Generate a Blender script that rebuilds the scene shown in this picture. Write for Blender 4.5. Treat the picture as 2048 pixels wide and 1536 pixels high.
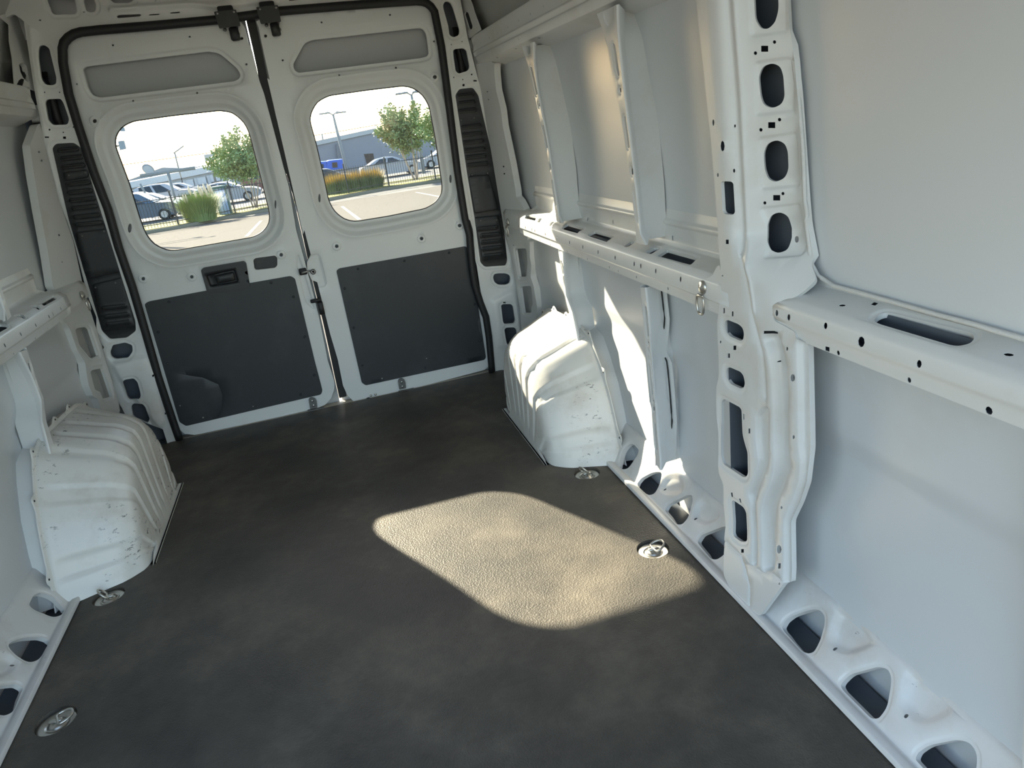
import bpy, math, random
import numpy as np
from mathutils import Vector, Matrix
from mathutils.geometry import delaunay_2d_cdt
random.seed(7)
for o in list(bpy.data.objects): bpy.data.objects.remove(o)
SC = bpy.context.scene
COL = SC.collection
# ------------------------------------------------------------------ camera, sky, sun, exposure
CF = 1418.95
CR = np.array([[0.95360543, -0.27221846, -0.12858376], [-0.2130014, -0.30821145, -0.92716563], [0.21276061, 0.9115387, -0.35189503]])
CC = np.array([0.06880604, -3.43129136, 1.22704311])
cam = bpy.data.cameras.new('camera'); camo = bpy.data.objects.new('camera', cam); COL.objects.link(camo)
cam.sensor_width = 36; cam.lens = CF / 2048 * 36; cam.clip_start = .02; cam.clip_end = 500
m = Matrix.Identity(4)
for i in range(3):
    m[i][0] = CR[0][i]; m[i][1] = -CR[1][i]; m[i][2] = -CR[2][i]; m[i][3] = CC[i]
camo.matrix_world = m
SC.camera = camo
SC.view_settings.view_transform = 'Standard'; SC.view_settings.look = 'None'
SC.view_settings.gamma = 1; SC.view_settings.use_curve_mapping = False
SC.view_settings.exposure = 0.12
SUN_DIR = Vector((.74, -1.47, -1)).normalized()
w = bpy.data.worlds.new('world'); SC.world = w; w.use_nodes = True
nt = w.node_tree; bg = nt.nodes['Background']
sky = nt.nodes.new('ShaderNodeTexSky'); sky.sky_type = 'NISHITA'; sky.sun_disc = False
sky.sun_elevation = math.radians(31.5); sky.sun_rotation = math.atan2(-SUN_DIR.x, -SUN_DIR.y)
sky.air_density = 1.0; sky.dust_density = 1.0; sky.ozone_density = 2.0
tint = nt.nodes.new('ShaderNodeMix'); tint.data_type = 'RGBA'; tint.blend_type = 'MULTIPLY'; tint.inputs[0].default_value = 1; tint.inputs[7].default_value = (1, .915, .80, 1)
nt.links.new(sky.outputs[0], tint.inputs[6]); nt.links.new(tint.outputs[2], bg.inputs[0]); bg.inputs[1].default_value = 0.77
sl = bpy.data.lights.new('sun', 'SUN'); sl.energy = 25; sl.angle = math.radians(.6); sl.color = (1, .88, .68)
so = bpy.data.objects.new('sun', sl); COL.objects.link(so); so.rotation_euler = SUN_DIR.to_track_quat('-Z', 'Y').to_euler(); so.location = (-8, 16, 11)

# ------------------------------------------------------------------ materials
def mat(name, col, rough=.5, metal=0., dirt=None, dscale=6., dcol=(.35, .30, .24), damt=.5, scuff=0., bump=0., bscale=200., spec=.5, var=.0, coat=0.):
    M = bpy.data.materials.new(name); M.use_nodes = True
    nt = M.node_tree; b = nt.nodes['Principled BSDF']
    b.inputs['Roughness'].default_value = rough; b.inputs['Metallic'].default_value = metal
    b.inputs['Specular IOR Level'].default_value = spec
    if coat: b.inputs['Coat Weight'].default_value = coat; b.inputs['Coat Roughness'].default_value = .15
    tc = nt.nodes.new('ShaderNodeTexCoord'); src = tc.outputs['Object']
    def noise(scale, detail=4, r=.6, vec=src):
        n = nt.nodes.new('ShaderNodeTexNoise'); n.inputs['Scale'].default_value = scale; n.inputs['Detail'].default_value = detail
        n.inputs['Roughness'].default_value = r; nt.links.new(vec, n.inputs['Vector']); return n.outputs['Fac']
    def ramp(fac, a, bb):
        r = nt.nodes.new('ShaderNodeMapRange'); r.inputs['From Min'].default_value = a; r.inputs['From Max'].default_value = bb
        nt.links.new(fac, r.inputs['Value']); return r.outputs['Result']
    def mix(fac, A, Bc, k=1.):
        x = nt.nodes.new('ShaderNodeMix'); x.data_type = 'RGBA'
        if k != 1.:
            mm = nt.nodes.new('ShaderNodeMath'); mm.operation = 'MULTIPLY'; mm.inputs[1].default_value = k; nt.links.new(fac, mm.inputs[0]); fac = mm.outputs[0]
        nt.links.new(fac, x.inputs[0])
        for s, v in ((6, A), (7, Bc)):
            if isinstance(v, tuple): x.inputs[s].default_value = (*v, 1)
            else: nt.links.new(v, x.inputs[s])
        return x.outputs[2]
    c = tuple(col); used = False
    if dirt is not None:
        c = mix(ramp(noise(dscale, 6, .65), dirt, dirt + .22), c, tuple(dcol), damt); used = True
    if var:
        c = mix(ramp(noise(dscale * .4, 3), .35, .7), c, tuple(x * (1 - var) for x in col), .8); used = True
    if scuff:
        mp = nt.nodes.new('ShaderNodeMapping'); mp.inputs['Scale'].default_value = (1, 1, 2.5); nt.links.new(src, mp.inputs[0])
        a = ramp(noise(34, 4, .75, mp.outputs[0]), .70 - scuff * .1, .74 - scuff * .1)
        g = ramp(noise(5, 2), .5, .62)
        mu = nt.nodes.new('ShaderNodeMath'); mu.operation = 'MULTIPLY'; nt.links.new(a, mu.inputs[0]); nt.links.new(g, mu.inputs[1])
        c = mix(mu.outputs[0], c, (.05, .05, .05), .85); used = True
    if used: nt.links.new(c, b.inputs['Base Color'])
    else: b.inputs['Base Color'].default_value = (*col, 1)
    if bump:
        bp = nt.nodes.new('ShaderNodeBump'); bp.inputs['Strength'].default_value = bump; bp.inputs['Distance'].default_value = .002
        nt.links.new(noise(bscale, 3), bp.inputs['Height']); nt.links.new(bp.outputs[0], b.inputs['Normal'])
    return M
WHITE = mat('painted_metal', (.72, .72, .70), .38, dirt=.52, dscale=3.2, dcol=(.55, .48, .38), damt=.45, bump=.05, bscale=500)
SKIN = mat('painted_skin', (.66, .68, .69), .30, dirt=.58, dscale=2.2, dcol=(.56, .52, .46), damt=.4, bump=.04, bscale=600)
DOORM = mat('painted_door', (.70, .71, .70), .36, dirt=.6, dscale=5, dcol=(.5, .45, .38), damt=.4, bump=.05, bscale=500)
ARCHM = mat('painted_arch', (.76, .74, .69), .36, dirt=.50, dscale=7, dcol=(.50, .44, .36), damt=.5, scuff=1.05, bump=.05, bscale=400)
SILLM = mat('painted_sill', (.72, .71, .69), .38, dirt=.52, dscale=6, dcol=(.55, .48, .40), damt=.5, scuff=.1, bump=.05, bscale=400)
GREYM = mat('shaded_metal', (.50, .50, .48), .5, var=.1)  # same paint as the walls, with the roof's shade put into a greyer colour
BLACK = mat('black_plastic', (.018, .019, .021), .42, dirt=.55, dscale=12, dcol=(.05, .047, .043), damt=.6, bump=.25, bscale=700)
BOARD = mat('black_hardboard', (.022, .026, .030), .48, dirt=.5, dscale=4, dcol=(.04, .043, .048), damt=.7, bump=.1, bscale=300)
RUBBER = mat('rubber', (.012, .012, .013), .55)
STEEL = mat('zinc_steel', (.62, .60, .55), .32, metal=.9, dirt=.5, dscale=30, dcol=(.35, .28, .2), damt=.4)
BOLT = mat('bolt_steel', (.45, .44, .42), .35, metal=.9)
GREYP = mat('grey_bracket', (.13, .13, .125), .5)
RED = mat('red_lens', (.75, .07, .10), .25)
SEALER = mat('seam_sealer', (.66, .65, .62), .6, bump=1., bscale=120)
BACK = mat('primer_grey', (.43, .44, .45), .5)
BACK2 = mat('cavity_shade', (.10, .115, .135), .5)  # shade of the hollow sections put into the colour, not a primer coat
DARK = mat('dark_cavity', (.02, .02, .022), .8)

def matfloor():
    M = mat('floor_mat', (.085, .080, .072), .5); nt = M.node_tree; b = nt.nodes['Principled BSDF']
    tc = nt.nodes.new('ShaderNodeTexCoord'); src = tc.outputs['Object']
    def noise(scale, detail=5, r=.6, v=src):
        n = nt.nodes.new('ShaderNodeTexNoise'); n.inputs['Scale'].default_value = scale; n.inputs['Detail'].default_value = detail
        n.inputs['Roughness'].default_value = r; nt.links.new(v, n.inputs['Vector']); return n.outputs['Fac']
    cr = nt.nodes.new('ShaderNodeValToRGB'); nt.links.new(noise(2.6, 8, .68), cr.inputs[0])
    e = cr.color_ramp.elements
    e[0].position = .30; e[0].color = (.036, .033, .029, 1); e[1].position = .75; e[1].color = (.175, .15, .115, 1)
    x = e.new(.5); x.color = (.078, .069, .056, 1)
    nt.links.new(cr.outputs[0], b.inputs['Base Color'])
    vo = nt.nodes.new('ShaderNodeTexVoronoi'); vo.inputs['Scale'].default_value = 210; nt.links.new(src, vo.inputs['Vector'])
    bp = nt.nodes.new('ShaderNodeBump'); bp.inputs['Strength'].default_value = .55; bp.inputs['Distance'].default_value = .002
    nt.links.new(vo.outputs['Distance'], bp.inputs['Height']); nt.links.new(bp.outputs[0], b.inputs['Normal'])
    rr = nt.nodes.new('ShaderNodeMapRange'); rr.inputs['To Min'].default_value = .42; rr.inputs['To Max'].default_value = .7
    nt.links.new(noise(5), rr.inputs[0]); nt.links.new(rr.outputs[0], b.inputs['Roughness'])
    return M
FLOORM = matfloor()
def matglass():
    M = bpy.data.materials.new('tinted_glass'); M.use_nodes = True; nt = M.node_tree
    for n in list(nt.nodes):
        if n.type != 'OUTPUT_MATERIAL': nt.nodes.remove(n)
    out = [n for n in nt.nodes if n.type == 'OUTPUT_MATERIAL'][0]
    t = nt.nodes.new('ShaderNodeBsdfTransparent'); t.inputs[0].default_value = (.80, .83, .82, 1)
    g = nt.nodes.new('ShaderNodeBsdfGlossy'); g.inputs['Roughness'].default_value = .02
    d = nt.nodes.new('ShaderNodeBsdfDiffuse'); d.inputs[0].default_value = (.8, .78, .74, 1)
    f = nt.nodes.new('ShaderNodeFresnel'); f.inputs[0].default_value = 1.45
    m1 = nt.nodes.new('ShaderNodeMixShader'); nt.links.new(f.outputs[0], m1.inputs[0]); nt.links.new(t.outputs[0], m1.inputs[1]); nt.links.new(g.outputs[0], m1.inputs[2])
    tc = nt.nodes.new('ShaderNodeTexCoord'); n = nt.nodes.new('ShaderNodeTexNoise'); n.inputs['Scale'].default_value = 160; n.inputs['Detail'].default_value = 2
    nt.links.new(tc.outputs['Object'], n.inputs['Vector'])
    r = nt.nodes.new('ShaderNodeMapRange'); r.inputs['From Min'].default_value = .5; r.inputs['From Max'].default_value = .8; r.inputs['To Min'].default_value = .015; r.inputs['To Max'].default_value = .14
    nt.links.new(n.outputs['Fac'], r.inputs[0])
    m2 = nt.nodes.new('ShaderNodeMixShader'); nt.links.new(r.outputs[0], m2.inputs[0]); nt.links.new(m1.outputs[0], m2.inputs[1]); nt.links.new(d.outputs[0], m2.inputs[2])
    nt.links.new(m2.outputs[0], out.inputs[0]); return M
GLASS = matglass()

# ------------------------------------------------------------------ objects
WL = {}
def props(o, label=None, cat=None, group=None, kind=None):
    for k, v in (('label', label), ('category', cat), ('group', group), ('kind', kind)):
        if v: o[k] = v
    return o
def empty(name, loc=(0, 0, 0), parent=None, **k):
    o = bpy.data.objects.new(name, None); COL.objects.link(o); o.empty_display_size = .1
    base = WL[parent.name] if parent else Vector((0, 0, 0))
    o.parent = parent; o.location = Vector(loc) - base; WL[o.name] = Vector(loc); return props(o, **k)
def mk(name, V, F, material, parent=None, origin=None, smooth=True, **k):
    V = np.asarray(V, float)
    if parent is not None: org = WL[parent.name]; loc = Vector((0, 0, 0))
    else:
        if origin is None: origin = ((V[:, 0].min() + V[:, 0].max()) / 2, (V[:, 1].min() + V[:, 1].max()) / 2, V[:, 2].min())
        org = Vector(origin); loc = org
    me = bpy.data.meshes.new(name); me.from_pydata([tuple(v) for v in (V - np.array(org))], [], [tuple(f) for f in F])
    if smooth: me.polygons.foreach_set('use_smooth', [True] * len(me.polygons))
    me.materials.append(material); me.update()
    o = bpy.data.objects.new(name, me); COL.objects.link(o); o.parent = parent; o.location = loc; WL[o.name] = org
    return props(o, **k)
class MB:
    def __init__(s): s.V = []; s.F = []
    def add(s, V, F): n = len(s.V); s.V += [tuple(map(float, v)) for v in V]; s.F += [tuple(i + n for i in f) for f in F]; return s
    def box(s, c, d, ax=None, bev=0.):
        c = np.array(c, float); d = np.array(d, float) / 2; A = np.eye(3) if ax is None else np.array(ax, float)
        if not bev:
            P = [c + A.T @ (d * np.array(q)) for q in ((-1, -1, -1), (1, -1, -1), (1, 1, -1), (-1, 1, -1), (-1, -1, 1), (1, -1, 1), (1, 1, 1), (-1, 1, 1))]
            return s.add(P, [(0, 3, 2, 1), (4, 5, 6, 7), (0, 1, 5, 4), (1, 2, 6, 5), (2, 3, 7, 6), (3, 0, 4, 7)])
        b = min(bev, *(d * .9)); L = []
        for zz, ins in ((-d[2], b), (-d[2] + b, 0), (d[2] - b, 0), (d[2], b)):
            X, Y = d[0] - ins, d[1] - ins
            L.append([c + A.T @ np.array(q + (zz,)) for q in ((-X + b, -Y), (X - b, -Y), (X, -Y + b), (X, Y - b), (X - b, Y), (-X + b, Y), (-X, Y - b), (-X, -Y + b))])
        return s.loft(L, closed=True, caps=True)
    def loft(s, L, closed=False, caps=False):
        n = len(L[0]); V = [p for l in L for p in l]; F = []
        for i in range(len(L) - 1):
            for j in range(n if closed else n - 1):
                k = (j + 1) % n; F.append((i * n + j, i * n + k, (i + 1) * n + k, (i + 1) * n + j))
        if caps: F.append(tuple(range(n))[::-1]); F.append(tuple((len(L) - 1) * n + j for j in range(n)))
        return s.add(V, F)
    def tube(s, P, r, n=8, closed=False, flat=1., up=(0, 0, 1), caps=True):
        P = [np.array(p, float) for p in P]; N = len(P); L = []; rs = r if hasattr(r, '__len__') else [r] * N; u0 = np.array(up, float)
        for i in range(N):
            a = P[i - 1] if (i or closed) else P[i]; b = P[(i + 1) % N] if (i < N - 1 or closed) else P[i]
            t = b - a; t /= np.linalg.norm(t) + 1e-12; s1 = np.cross(t, u0)
            if np.linalg.norm(s1) < 1e-3: s1 = np.cross(t, (1, 0, 0.01))
            s1 /= np.linalg.norm(s1); s2 = np.cross(s1, t)
            L.append([P[i] + rs[i] * (math.cos(2 * math.pi * j / n) * s1 + flat * math.sin(2 * math.pi * j / n) * s2) for j in range(n)])
        if closed: L.append(L[0])
        return s.loft(L, closed=True, caps=caps and not closed)
    def lathe(s, c, prof, ax=(0, 0, 1), n=20):
        c = np.array(c, float); t = np.array(ax, float); t /= np.linalg.norm(t)
        a = np.cross(t, (0, 1, 0.01)); a /= np.linalg.norm(a); b = np.cross(t, a)
        return s.loft([[c + t * h + r * (math.cos(2 * math.pi * j / n) * a + math.sin(2 * math.pi * j / n) * b) for j in range(n)] for r, h in prof], closed=True, caps=True)
    def build(s, name, material, parent=None, **k): return mk(name, s.V, s.F, material, parent, **k)

# ------------------------------------------------------------------ measuring points on real planes
CROP = {'A': (0, 0, 3.2), 'B': (500, 0, 3.2), 'C': (900, 0, 3.2), 'D': (1408, 0, 3.2), 'E': (0, 400, 3.2), 'F': (500, 440, 3.2), 'G': (940, 400, 3.2),
        'H': (1408, 440, 3.2), 'I': (0, 760, 4.267), 'J': (0, 1100, 3.657), 'K': (960, 600, 3.793), 'L': (1100, 860, 3.2), 'M': (1408, 1056, 3.2),
        'O': (220, 200, 4.8), 'P': (600, 160, 5.12), 'Q': (400, 0, 9.309), 'R': (560, 460, 6.98), 'S': (0, 0, 5.12), 'T': (560, 720, 6.827),
        'U': (870, 0, 6.98), 'V': (80, 270, 3.573), 'a': (980, 380, 7.314), 'b': (1240, 440, 8.533), 'c': (1400, 600, 5.12), 'd': (1400, 900, 4.517),
        'e': (0, 560, 4.517), 'f': (930, 460, 6.4), 's': (0, 0, 1)}
def px(t):
    """'U 1,2 3,4 E 5,6' -> full-frame coordinates"""
    out = []; c = CROP['s']
    for w_ in t.split():
        if ',' in w_: a, b = w_.split(','); out.append((c[0] + float(a) / c[2], c[1] + float(b) / c[2]))
        else: c = CROP[w_]
    return out
def ray(u, v): return CR.T @ np.array([(u - 1024) / CF, (v - 768) / CF, 1.])
def onY(u, v, y): d = ray(u, v); return CC + d * (y - CC[1]) / d[1]
def onX(u, v, x): d = ray(u, v); return CC + d * (x - CC[0]) / d[0]
def onZ(u, v, z): d = ray(u, v); return CC + d * (z - CC[2]) / d[2]
def onS(u, v, f, s=1):
    """wall surface x = s*f(y,z)"""
    x = f(-1., .8)
    for _ in range(24): p = onX(u, v, s * x); x = .5 * x + .5 * f(p[1], p[2])
    return onX(u, v, s * x)
def dense(P, d, closed=True):
    P = [np.array(p, float) for p in P]; out = []
    for i in range(len(P) if closed else len(P) - 1):
        a, b = P[i], P[(i + 1) % len(P)]; n = max(1, int(math.ceil(np.linalg.norm(b - a) / d)))
        out += [a + (b - a) * k / n for k in range(n)]
    if not closed: out.append(P[-1])
    return out
def rnd(P, r=.01, n=3):
    P = [np.array(p, float) for p in P]; out = []; N = len(P)
    for i in range(N):
        a, b, c = P[i - 1], P[i], P[(i + 1) % N]; la = np.linalg.norm(a - b); lc = np.linalg.norm(c - b)
        k = min(r, .45 * la, .45 * lc)
        if k < 1e-5: out.append(b); continue
        p = b + (a - b) / la * k; q = b + (c - b) / lc * k
        for j in range(n + 1): t = j / n; out.append((1 - t) ** 2 * p + 2 * t * (1 - t) * b + t * t * q)
    return out
def area(P): P = np.array(P); x, y = P[:, 0], P[:, 1]; return .5 * np.sum(x * np.roll(y, -1) - np.roll(x, -1) * y)
def offset(P, d):
    P = [np.array(p, float) for p in P]; s = 1 if area(P) > 0 else -1; N = len(P); out = []
    for i in range(N):
        t = P[(i + 1) % N] - P[i - 1]; l = np.linalg.norm(t)
        if l < 1e-9: continue
        t /= l; out.append(P[i] + s * d * np.array([t[1], -t[0]]))
    return out
def segd(pts, A, B):
    pts = pts[:, None, :]; d = B - A; L = (d * d).sum(1) + 1e-18
    t = np.clip(((pts - A) * d).sum(2) / L, 0, 1); q = A + t[..., None] * d
    return np.sqrt(((pts - q) ** 2).sum(2)).min(1)
def inside(pts, P):
    P = np.asarray(P); x, y = pts[:, 0][:, None], pts[:, 1][:, None]; a = P; b = np.roll(P, -1, 0)
    c = ((a[:, 1] > y) != (b[:, 1] > y)) & (x < (b[:, 0] - a[:, 0]) * (y - a[:, 1]) / (b[:, 1] - a[:, 1] + 1e-18) + a[:, 0])
    return (c.sum(1) % 2) == 1
def sdist(pts, P):
    P = np.asarray(P, float); d = segd(pts, P, np.roll(P, -1, 0)); return np.where(inside(pts, P), -d, d)
class Plateau:
    def __init__(s, poly, depth, w): s.P = [np.array(p, float) for p in poly]; s.d = depth; s.w = w
    def loops(s):
        D = dense(s.P, max(s.w * .7, .006)); return [offset(D, k * s.w) for k in (-.5, -.2, .2, .5)]
    def __call__(s, p): t = np.clip(.5 - sdist(p, s.P) / s.w, 0, 1); return s.d * t * t * (3 - 2 * t)
class Mask:
    def __init__(s, r, b0, b1): s.r = r; s.b = (b0, b1)
    def loops(s): return [[q for q in l if q[1] > s.b[0]] for l in s.r.loops()]
    def __call__(s, p): t = np.clip((p[:, 1] - s.b[0]) / (s.b[1] - s.b[0]), 0, 1); return s.r(p) * t * t * (3 - 2 * t)
class Groove:
    def __init__(s, line, depth, w): s.P = dense(line, max(w, .008), False); s.d = depth; s.w = w
    def loops(s):
        out = []
        P = s.P
        for k in (-1., -.5, 0, .5, 1.):
            l = []
            for i in range(len(P)):
                t = P[min(i + 1, len(P) - 1)] - P[max(i - 1, 0)]; t = t / (np.linalg.norm(t) + 1e-9); l.append(P[i] + k * s.w * np.array([t[1], -t[0]]))
            out.append(l)
        return out
    def __call__(s, p):
        A = np.array(s.P); return s.d * np.exp(-2.5 * (segd(p, A[:-1], A[1:]) / s.w) ** 2)
def sheet(name, material, surf, inward, outline, holes=(), rel=(), rows=(), grid=.04, lip=.006, olip=.004, parent=None, build=True, **k):
    """a pressed metal sheet: flat outline with real holes, mapped on a surface, raised and recessed areas, edges turned away"""
    out = dense(outline, grid); H = [list(h) for h in holes]
    O2 = np.array([p[:2] for p in out])
    V2 = [tuple(p) for p in O2]; Ed = [(i, (i + 1) % len(O2)) for i in range(len(O2))]
    Hd = []
    for h in H:
        h = dense(h, grid); hp = np.array(h)
        if not inside(hp, O2).all(): continue
        n = len(V2); V2 += [tuple(p) for p in hp]; Ed += [(n + i, n + (i + 1) % len(hp)) for i in range(len(hp))]; Hd.append(hp)
    lo, hi = O2.min(0), O2.max(0)
    gx = np.arange(lo[0] + grid * .5, hi[0], grid); gy = np.arange(lo[1] + grid * .5, hi[1], grid)
    S = [np.array(np.meshgrid(gx, gy)).reshape(2, -1).T] if len(gx) and len(gy) else []
    for r in rel:
        for l in r.loops(): S.append(np.array(l).reshape(-1, 2))
    if S:
        S = np.concatenate([s_ for s_ in S if len(s_)]); S = S[inside(S, O2)]
        S = S[segd(S, O2, np.roll(O2, -1, 0)) > .0025]
        for hp in Hd:
            if len(S): S = S[sdist(S, hp) > .0018]
        for r in rows:
            if len(S): S = S[np.abs(S[:, 1] - r) > .0016]
        if len(S):
            q = np.round(S / .002).astype(int); _, idx = np.unique(q, axis=0, return_index=True); S = S[idx]
        V2 += [tuple(p) for p in S]
    for rr_ in rows:
        if not lo[1] + .0005 < rr_ < hi[1] - .0005: continue
        xs_ = np.linspace(lo[0] + 2e-4, hi[0] - 2e-4, max(2, int((hi[0] - lo[0]) / grid) + 1)); n = len(V2)
        V2 += [(x, rr_) for x in xs_]; Ed += [(n + i, n + i + 1) for i in range(len(xs_) - 1)]
    r = delaunay_2d_cdt([Vector(p) for p in V2], Ed, [], 0, 1e-7)
    P = np.array([tuple(p) for p in r[0]]); T = np.array([f for f in r[2] if len(f) == 3])
    c = P[T].mean(1); ok = inside(c, O2)
    for hp in Hd: ok &= ~inside(c, hp)
    T = T[ok]
    disp = np.zeros(len(P))
    for f in rel: disp += f(P)
    X = surf(P[:, 0], P[:, 1]); e = 1e-3
    n = np.cross(surf(P[:, 0] + e, P[:, 1]) - X, surf(P[:, 0], P[:, 1] + e) - X); n /= np.linalg.norm(n, axis=1)[:, None] + 1e-12
    inw = np.array(inward, float); n *= 1. if (n @ inw).mean() >= 0 else -1.
    X = X + n * disp[:, None]
    a, b, cc = X[T[:, 0]], X[T[:, 1]], X[T[:, 2]]
    fl = (np.cross(b - a, cc - a) * n[T].mean(1)).sum(1) < 0
    T[fl] = T[fl][:, ::-1]
    ed = {}
    for t in T:
        for i in range(3):
            q = (t[i], t[(i + 1) % 3]); ed[q] = ed.get(q, 0) + 1
    bd = [q for q in ed if (q[1], q[0]) not in ed]
    V = [tuple(v) for v in X]; F = [tuple(int(i) for i in t) for t in T]
    if bd:
        mid = np.array([(P[i] + P[j]) / 2 for i, j in bd]); dO = segd(mid, O2, np.roll(O2, -1, 0)); onO = dO < 1e-5
        mp = {}
        small = np.zeros(len(mid), bool)
        for hp in Hd:
            if abs(area(hp)) < 6e-4: small |= segd(mid, hp, np.roll(hp, -1, 0)) < 1e-5
        for (i, j), oo, sm in zip(bd, onO, small):
            L = olip if oo else (min(lip, .0012) if sm else lip)
            if L <= 0: continue
            ids = []
            for q in (i, j):
                if (q, oo) not in mp:
                    mp[(q, oo)] = len(V); V.append(tuple(X[q])); V.append(tuple(X[q] - n[q] * L))
                ids.append(mp[(q, oo)])
            F.append((ids[1], ids[0], ids[0] + 1, ids[1] + 1))
    return mk(name, V, F, material, parent, **k)
class Prof:
    """a pressing of constant section along Y: points (x, z); coordinates (y, s)"""
    def __init__(s, pts, sgn=1, rr=.004):
        s.p = np.array(pts, float); s.l = np.concatenate([[0], np.cumsum(np.linalg.norm(np.diff(s.p, axis=0), axis=1))]); s.rr = rr; s.g = sgn
    def surf(s, a, b):
        x = sum(np.interp(b + k * s.rr, s.l, s.p[:, 0]) for k in (-1, -.5, 0, .5, 1)) / 5; z = sum(np.interp(b + k * s.rr, s.l, s.p[:, 1]) for k in (-1, -.5, 0, .5, 1)) / 5
        return np.stack([s.g * x, a, z], 1)
    def un(s, i, u, v):
        A, B = s.p[i], s.p[i + 1]; t = (B - A); nrm = np.array([t[1], -t[0]]); d = ray(u, v)
        k = (nrm @ (A - np.array([s.g * CC[0], CC[2]]))) / (nrm @ np.array([s.g * d[0], d[2]]))
        q = CC + d * k; w_ = np.array([s.g * q[0], q[2]]) - A
        return np.array([q[1], s.l[i] + w_ @ t / np.linalg.norm(t)])
    def poly(s, i, t, r=.006): return rnd([s.un(i, *p) for p in px(t)], r)
    def dots(s, i, t, w_=.008, h=.016):
        out = []
        for p in px(t): c = s.un(i, *p); out.append([c + np.array([math.cos(a) * w_ / 2, math.sin(a) * h / 2]) for a in np.arange(8) * math.pi / 4])
        return out
    def rows(s):
        out = []
        for q in sorted(x + k for x in s.l[1:-1] for k in (-s.rr, 0, s.rr)):
            if not out or q - out[-1] > .0012: out.append(q)
        return out
    def rect(s, y0, y1): return [(y0, 0), (y1, 0), (y1, s.l[-1]), (y0, s.l[-1])]
def circ(c, r, n=10, rz=None): rz = rz or r; return [np.array([c[0] + r * math.cos(2 * math.pi * i / n), c[1] + rz * math.sin(2 * math.pi * i / n)]) for i in range(n)]
def pdots(fn, t, asp=True):
    """'crop cx,cy,w,h ...' elliptical holes measured in the crop; fn maps a pixel to the sheet plane"""
    out = []; c = CROP['s']
    for w_ in t.split():
        if ',' in w_:
            q = [float(x) for x in w_.split(',')]; sq = len(q) == 5; cx, cy, a, b = q[:4]
            if sq: P = [(cx - a / 2, cy - b / 2), (cx + a / 2, cy - b / 2), (cx + a / 2, cy + b / 2), (cx - a / 2, cy + b / 2)]
            else: P = [(cx + a / 2 * math.cos(k * math.pi / 4), cy + b / 2 * math.sin(k * math.pi / 4)) for k in range(8)]
            out.append([np.array(fn(c[0] + x / c[2], c[1] + y / c[2])) for x, y in P])
        else: c = CROP[w_]
    return out

# ------------------------------------------------------------------ SETTING: floor and roof
RINGS = [(-.799, -1.281), (.799, -1.281), (-.799, -1.804), (.799, -1.804)]
zs = lambda z0: (lambda a, b: np.stack([a, b, np.full_like(a, z0)], 1))
WAY = [(-1.29, 0), (-1.256, .06), (-1.22, .17), (-1.172, .27), (-1.095, .37), (-1.045, .42), (-.957, .443), (-.81, .435), (-.64, .428), (-.55, .415), (-.46, .36), (-.39, .23), (-.365, 0)]
WAS = [(-1.17, 0), (-1.16, .1), (-1.11, .2), (-1.05, .27), (-.97, .32), (-.88, .35), (-.78, .355), (-.68, .33), (-.6, .27), (-.55, .15), (-.53, 0)]
floor = empty('floor', (0, -1.8, 0), kind='structure')
sheet('floor_mat', FLOORM, zs(0.), (0, 0, 1), rnd([(-.884, -3.6), (.884, -3.6), (.884, -.06), (.80, -.012), (-.80, -.012), (-.884, -.06)], .004),
      [circ(c, .047, 28) for c in RINGS], grid=.25, lip=.010, olip=.008, parent=floor)
MB().box((0, -1.75, -.035), (1.98, 3.75, .04)).build('floor_plate', BACK2, floor, smooth=False)
MB().box((0, .022, -.012), (1.56, .055, .018), bev=.004).build('rear_threshold', mat('threshold', (.62, .56, .46), .5, dirt=.5, dscale=20), floor)
MB().box((0, .075, -.06), (1.7, .12, .05), bev=.01).build('rear_step', BLACK, floor)
ceiling = empty('ceiling', (0, -1.8, 1.97), kind='structure')
pr_ = [(-1.0, 1.50), (-.965, 1.60), (-.93, 1.78), (-.84, 1.90), (-.5, 1.965), (0, 1.975), (.5, 1.965), (.84, 1.90), (.93, 1.78), (.965, 1.60), (1.0, 1.50)]
mb = MB(); mb.loft([[(x, y, z) for x, z in pr_] for y in np.linspace(.12, -3.75, 12)]); mb.build('roof_skin', GREYM, ceiling)
for i, y in enumerate((-.62, -1.25, -2.05, -2.8)):
    mb = MB(); L = []
    for x, z in pr_[2:-2]:
        L.append([(x * .985, y + .045, z - .002), (x * .97, y + .035, z - .032), (x * .97, y - .035, z - .032), (x * .985, y - .045, z - .002)])
    mb.loft(L); mb.build('roof_bow', WHITE, ceiling)

# ------------------------------------------------------------------ SETTING: the two side walls
def XP(a, b):
    a = np.asarray(a, float); b = np.asarray(b, float)
    t = np.clip((b - .80) / .14, 0, 1); t = t * t * (3 - 2 * t)          # the front half of the pillar falls back to the skin above the waist
    q = np.clip((-2.075 - .13 * (1 - t) - a) / (.115 + .04 * (1 - t)), 0, 1)
    t = np.clip((b - .745) / .075, 0, 1); t = t * t * (3 - 2 * t)
    return .907 - .045 * np.clip((b - .80), 0, .8) - .018 * np.clip(1 - b / .2, 0, 1) + .085 * t * q * (a > -2.6)
def XD(a, b): return .945 - .028 * np.asarray(b, float) + .16 * np.clip(-.02 - np.asarray(a, float), -.05, .4)
def xs(f, s, dx=0.): return lambda a, b: np.stack([s * (f(a, b) + dx), a, b], 1)
def W_(f, s=1, dx=0.):
    g = lambda y, z: float(f(y, z)) + dx
    return lambda p: tuple(onS(p[0], p[1], g, s)[1:])
def wpoly(t, f=XP, s=1, r=.006, dx=0.): return rnd([W_(f, s, dx)(p) for p in px(t)], r)
def wdots(t, f=XP, s=1, dx=0.): return pdots(lambda u, v: W_(f, s, dx)((u, v)), t)

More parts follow.
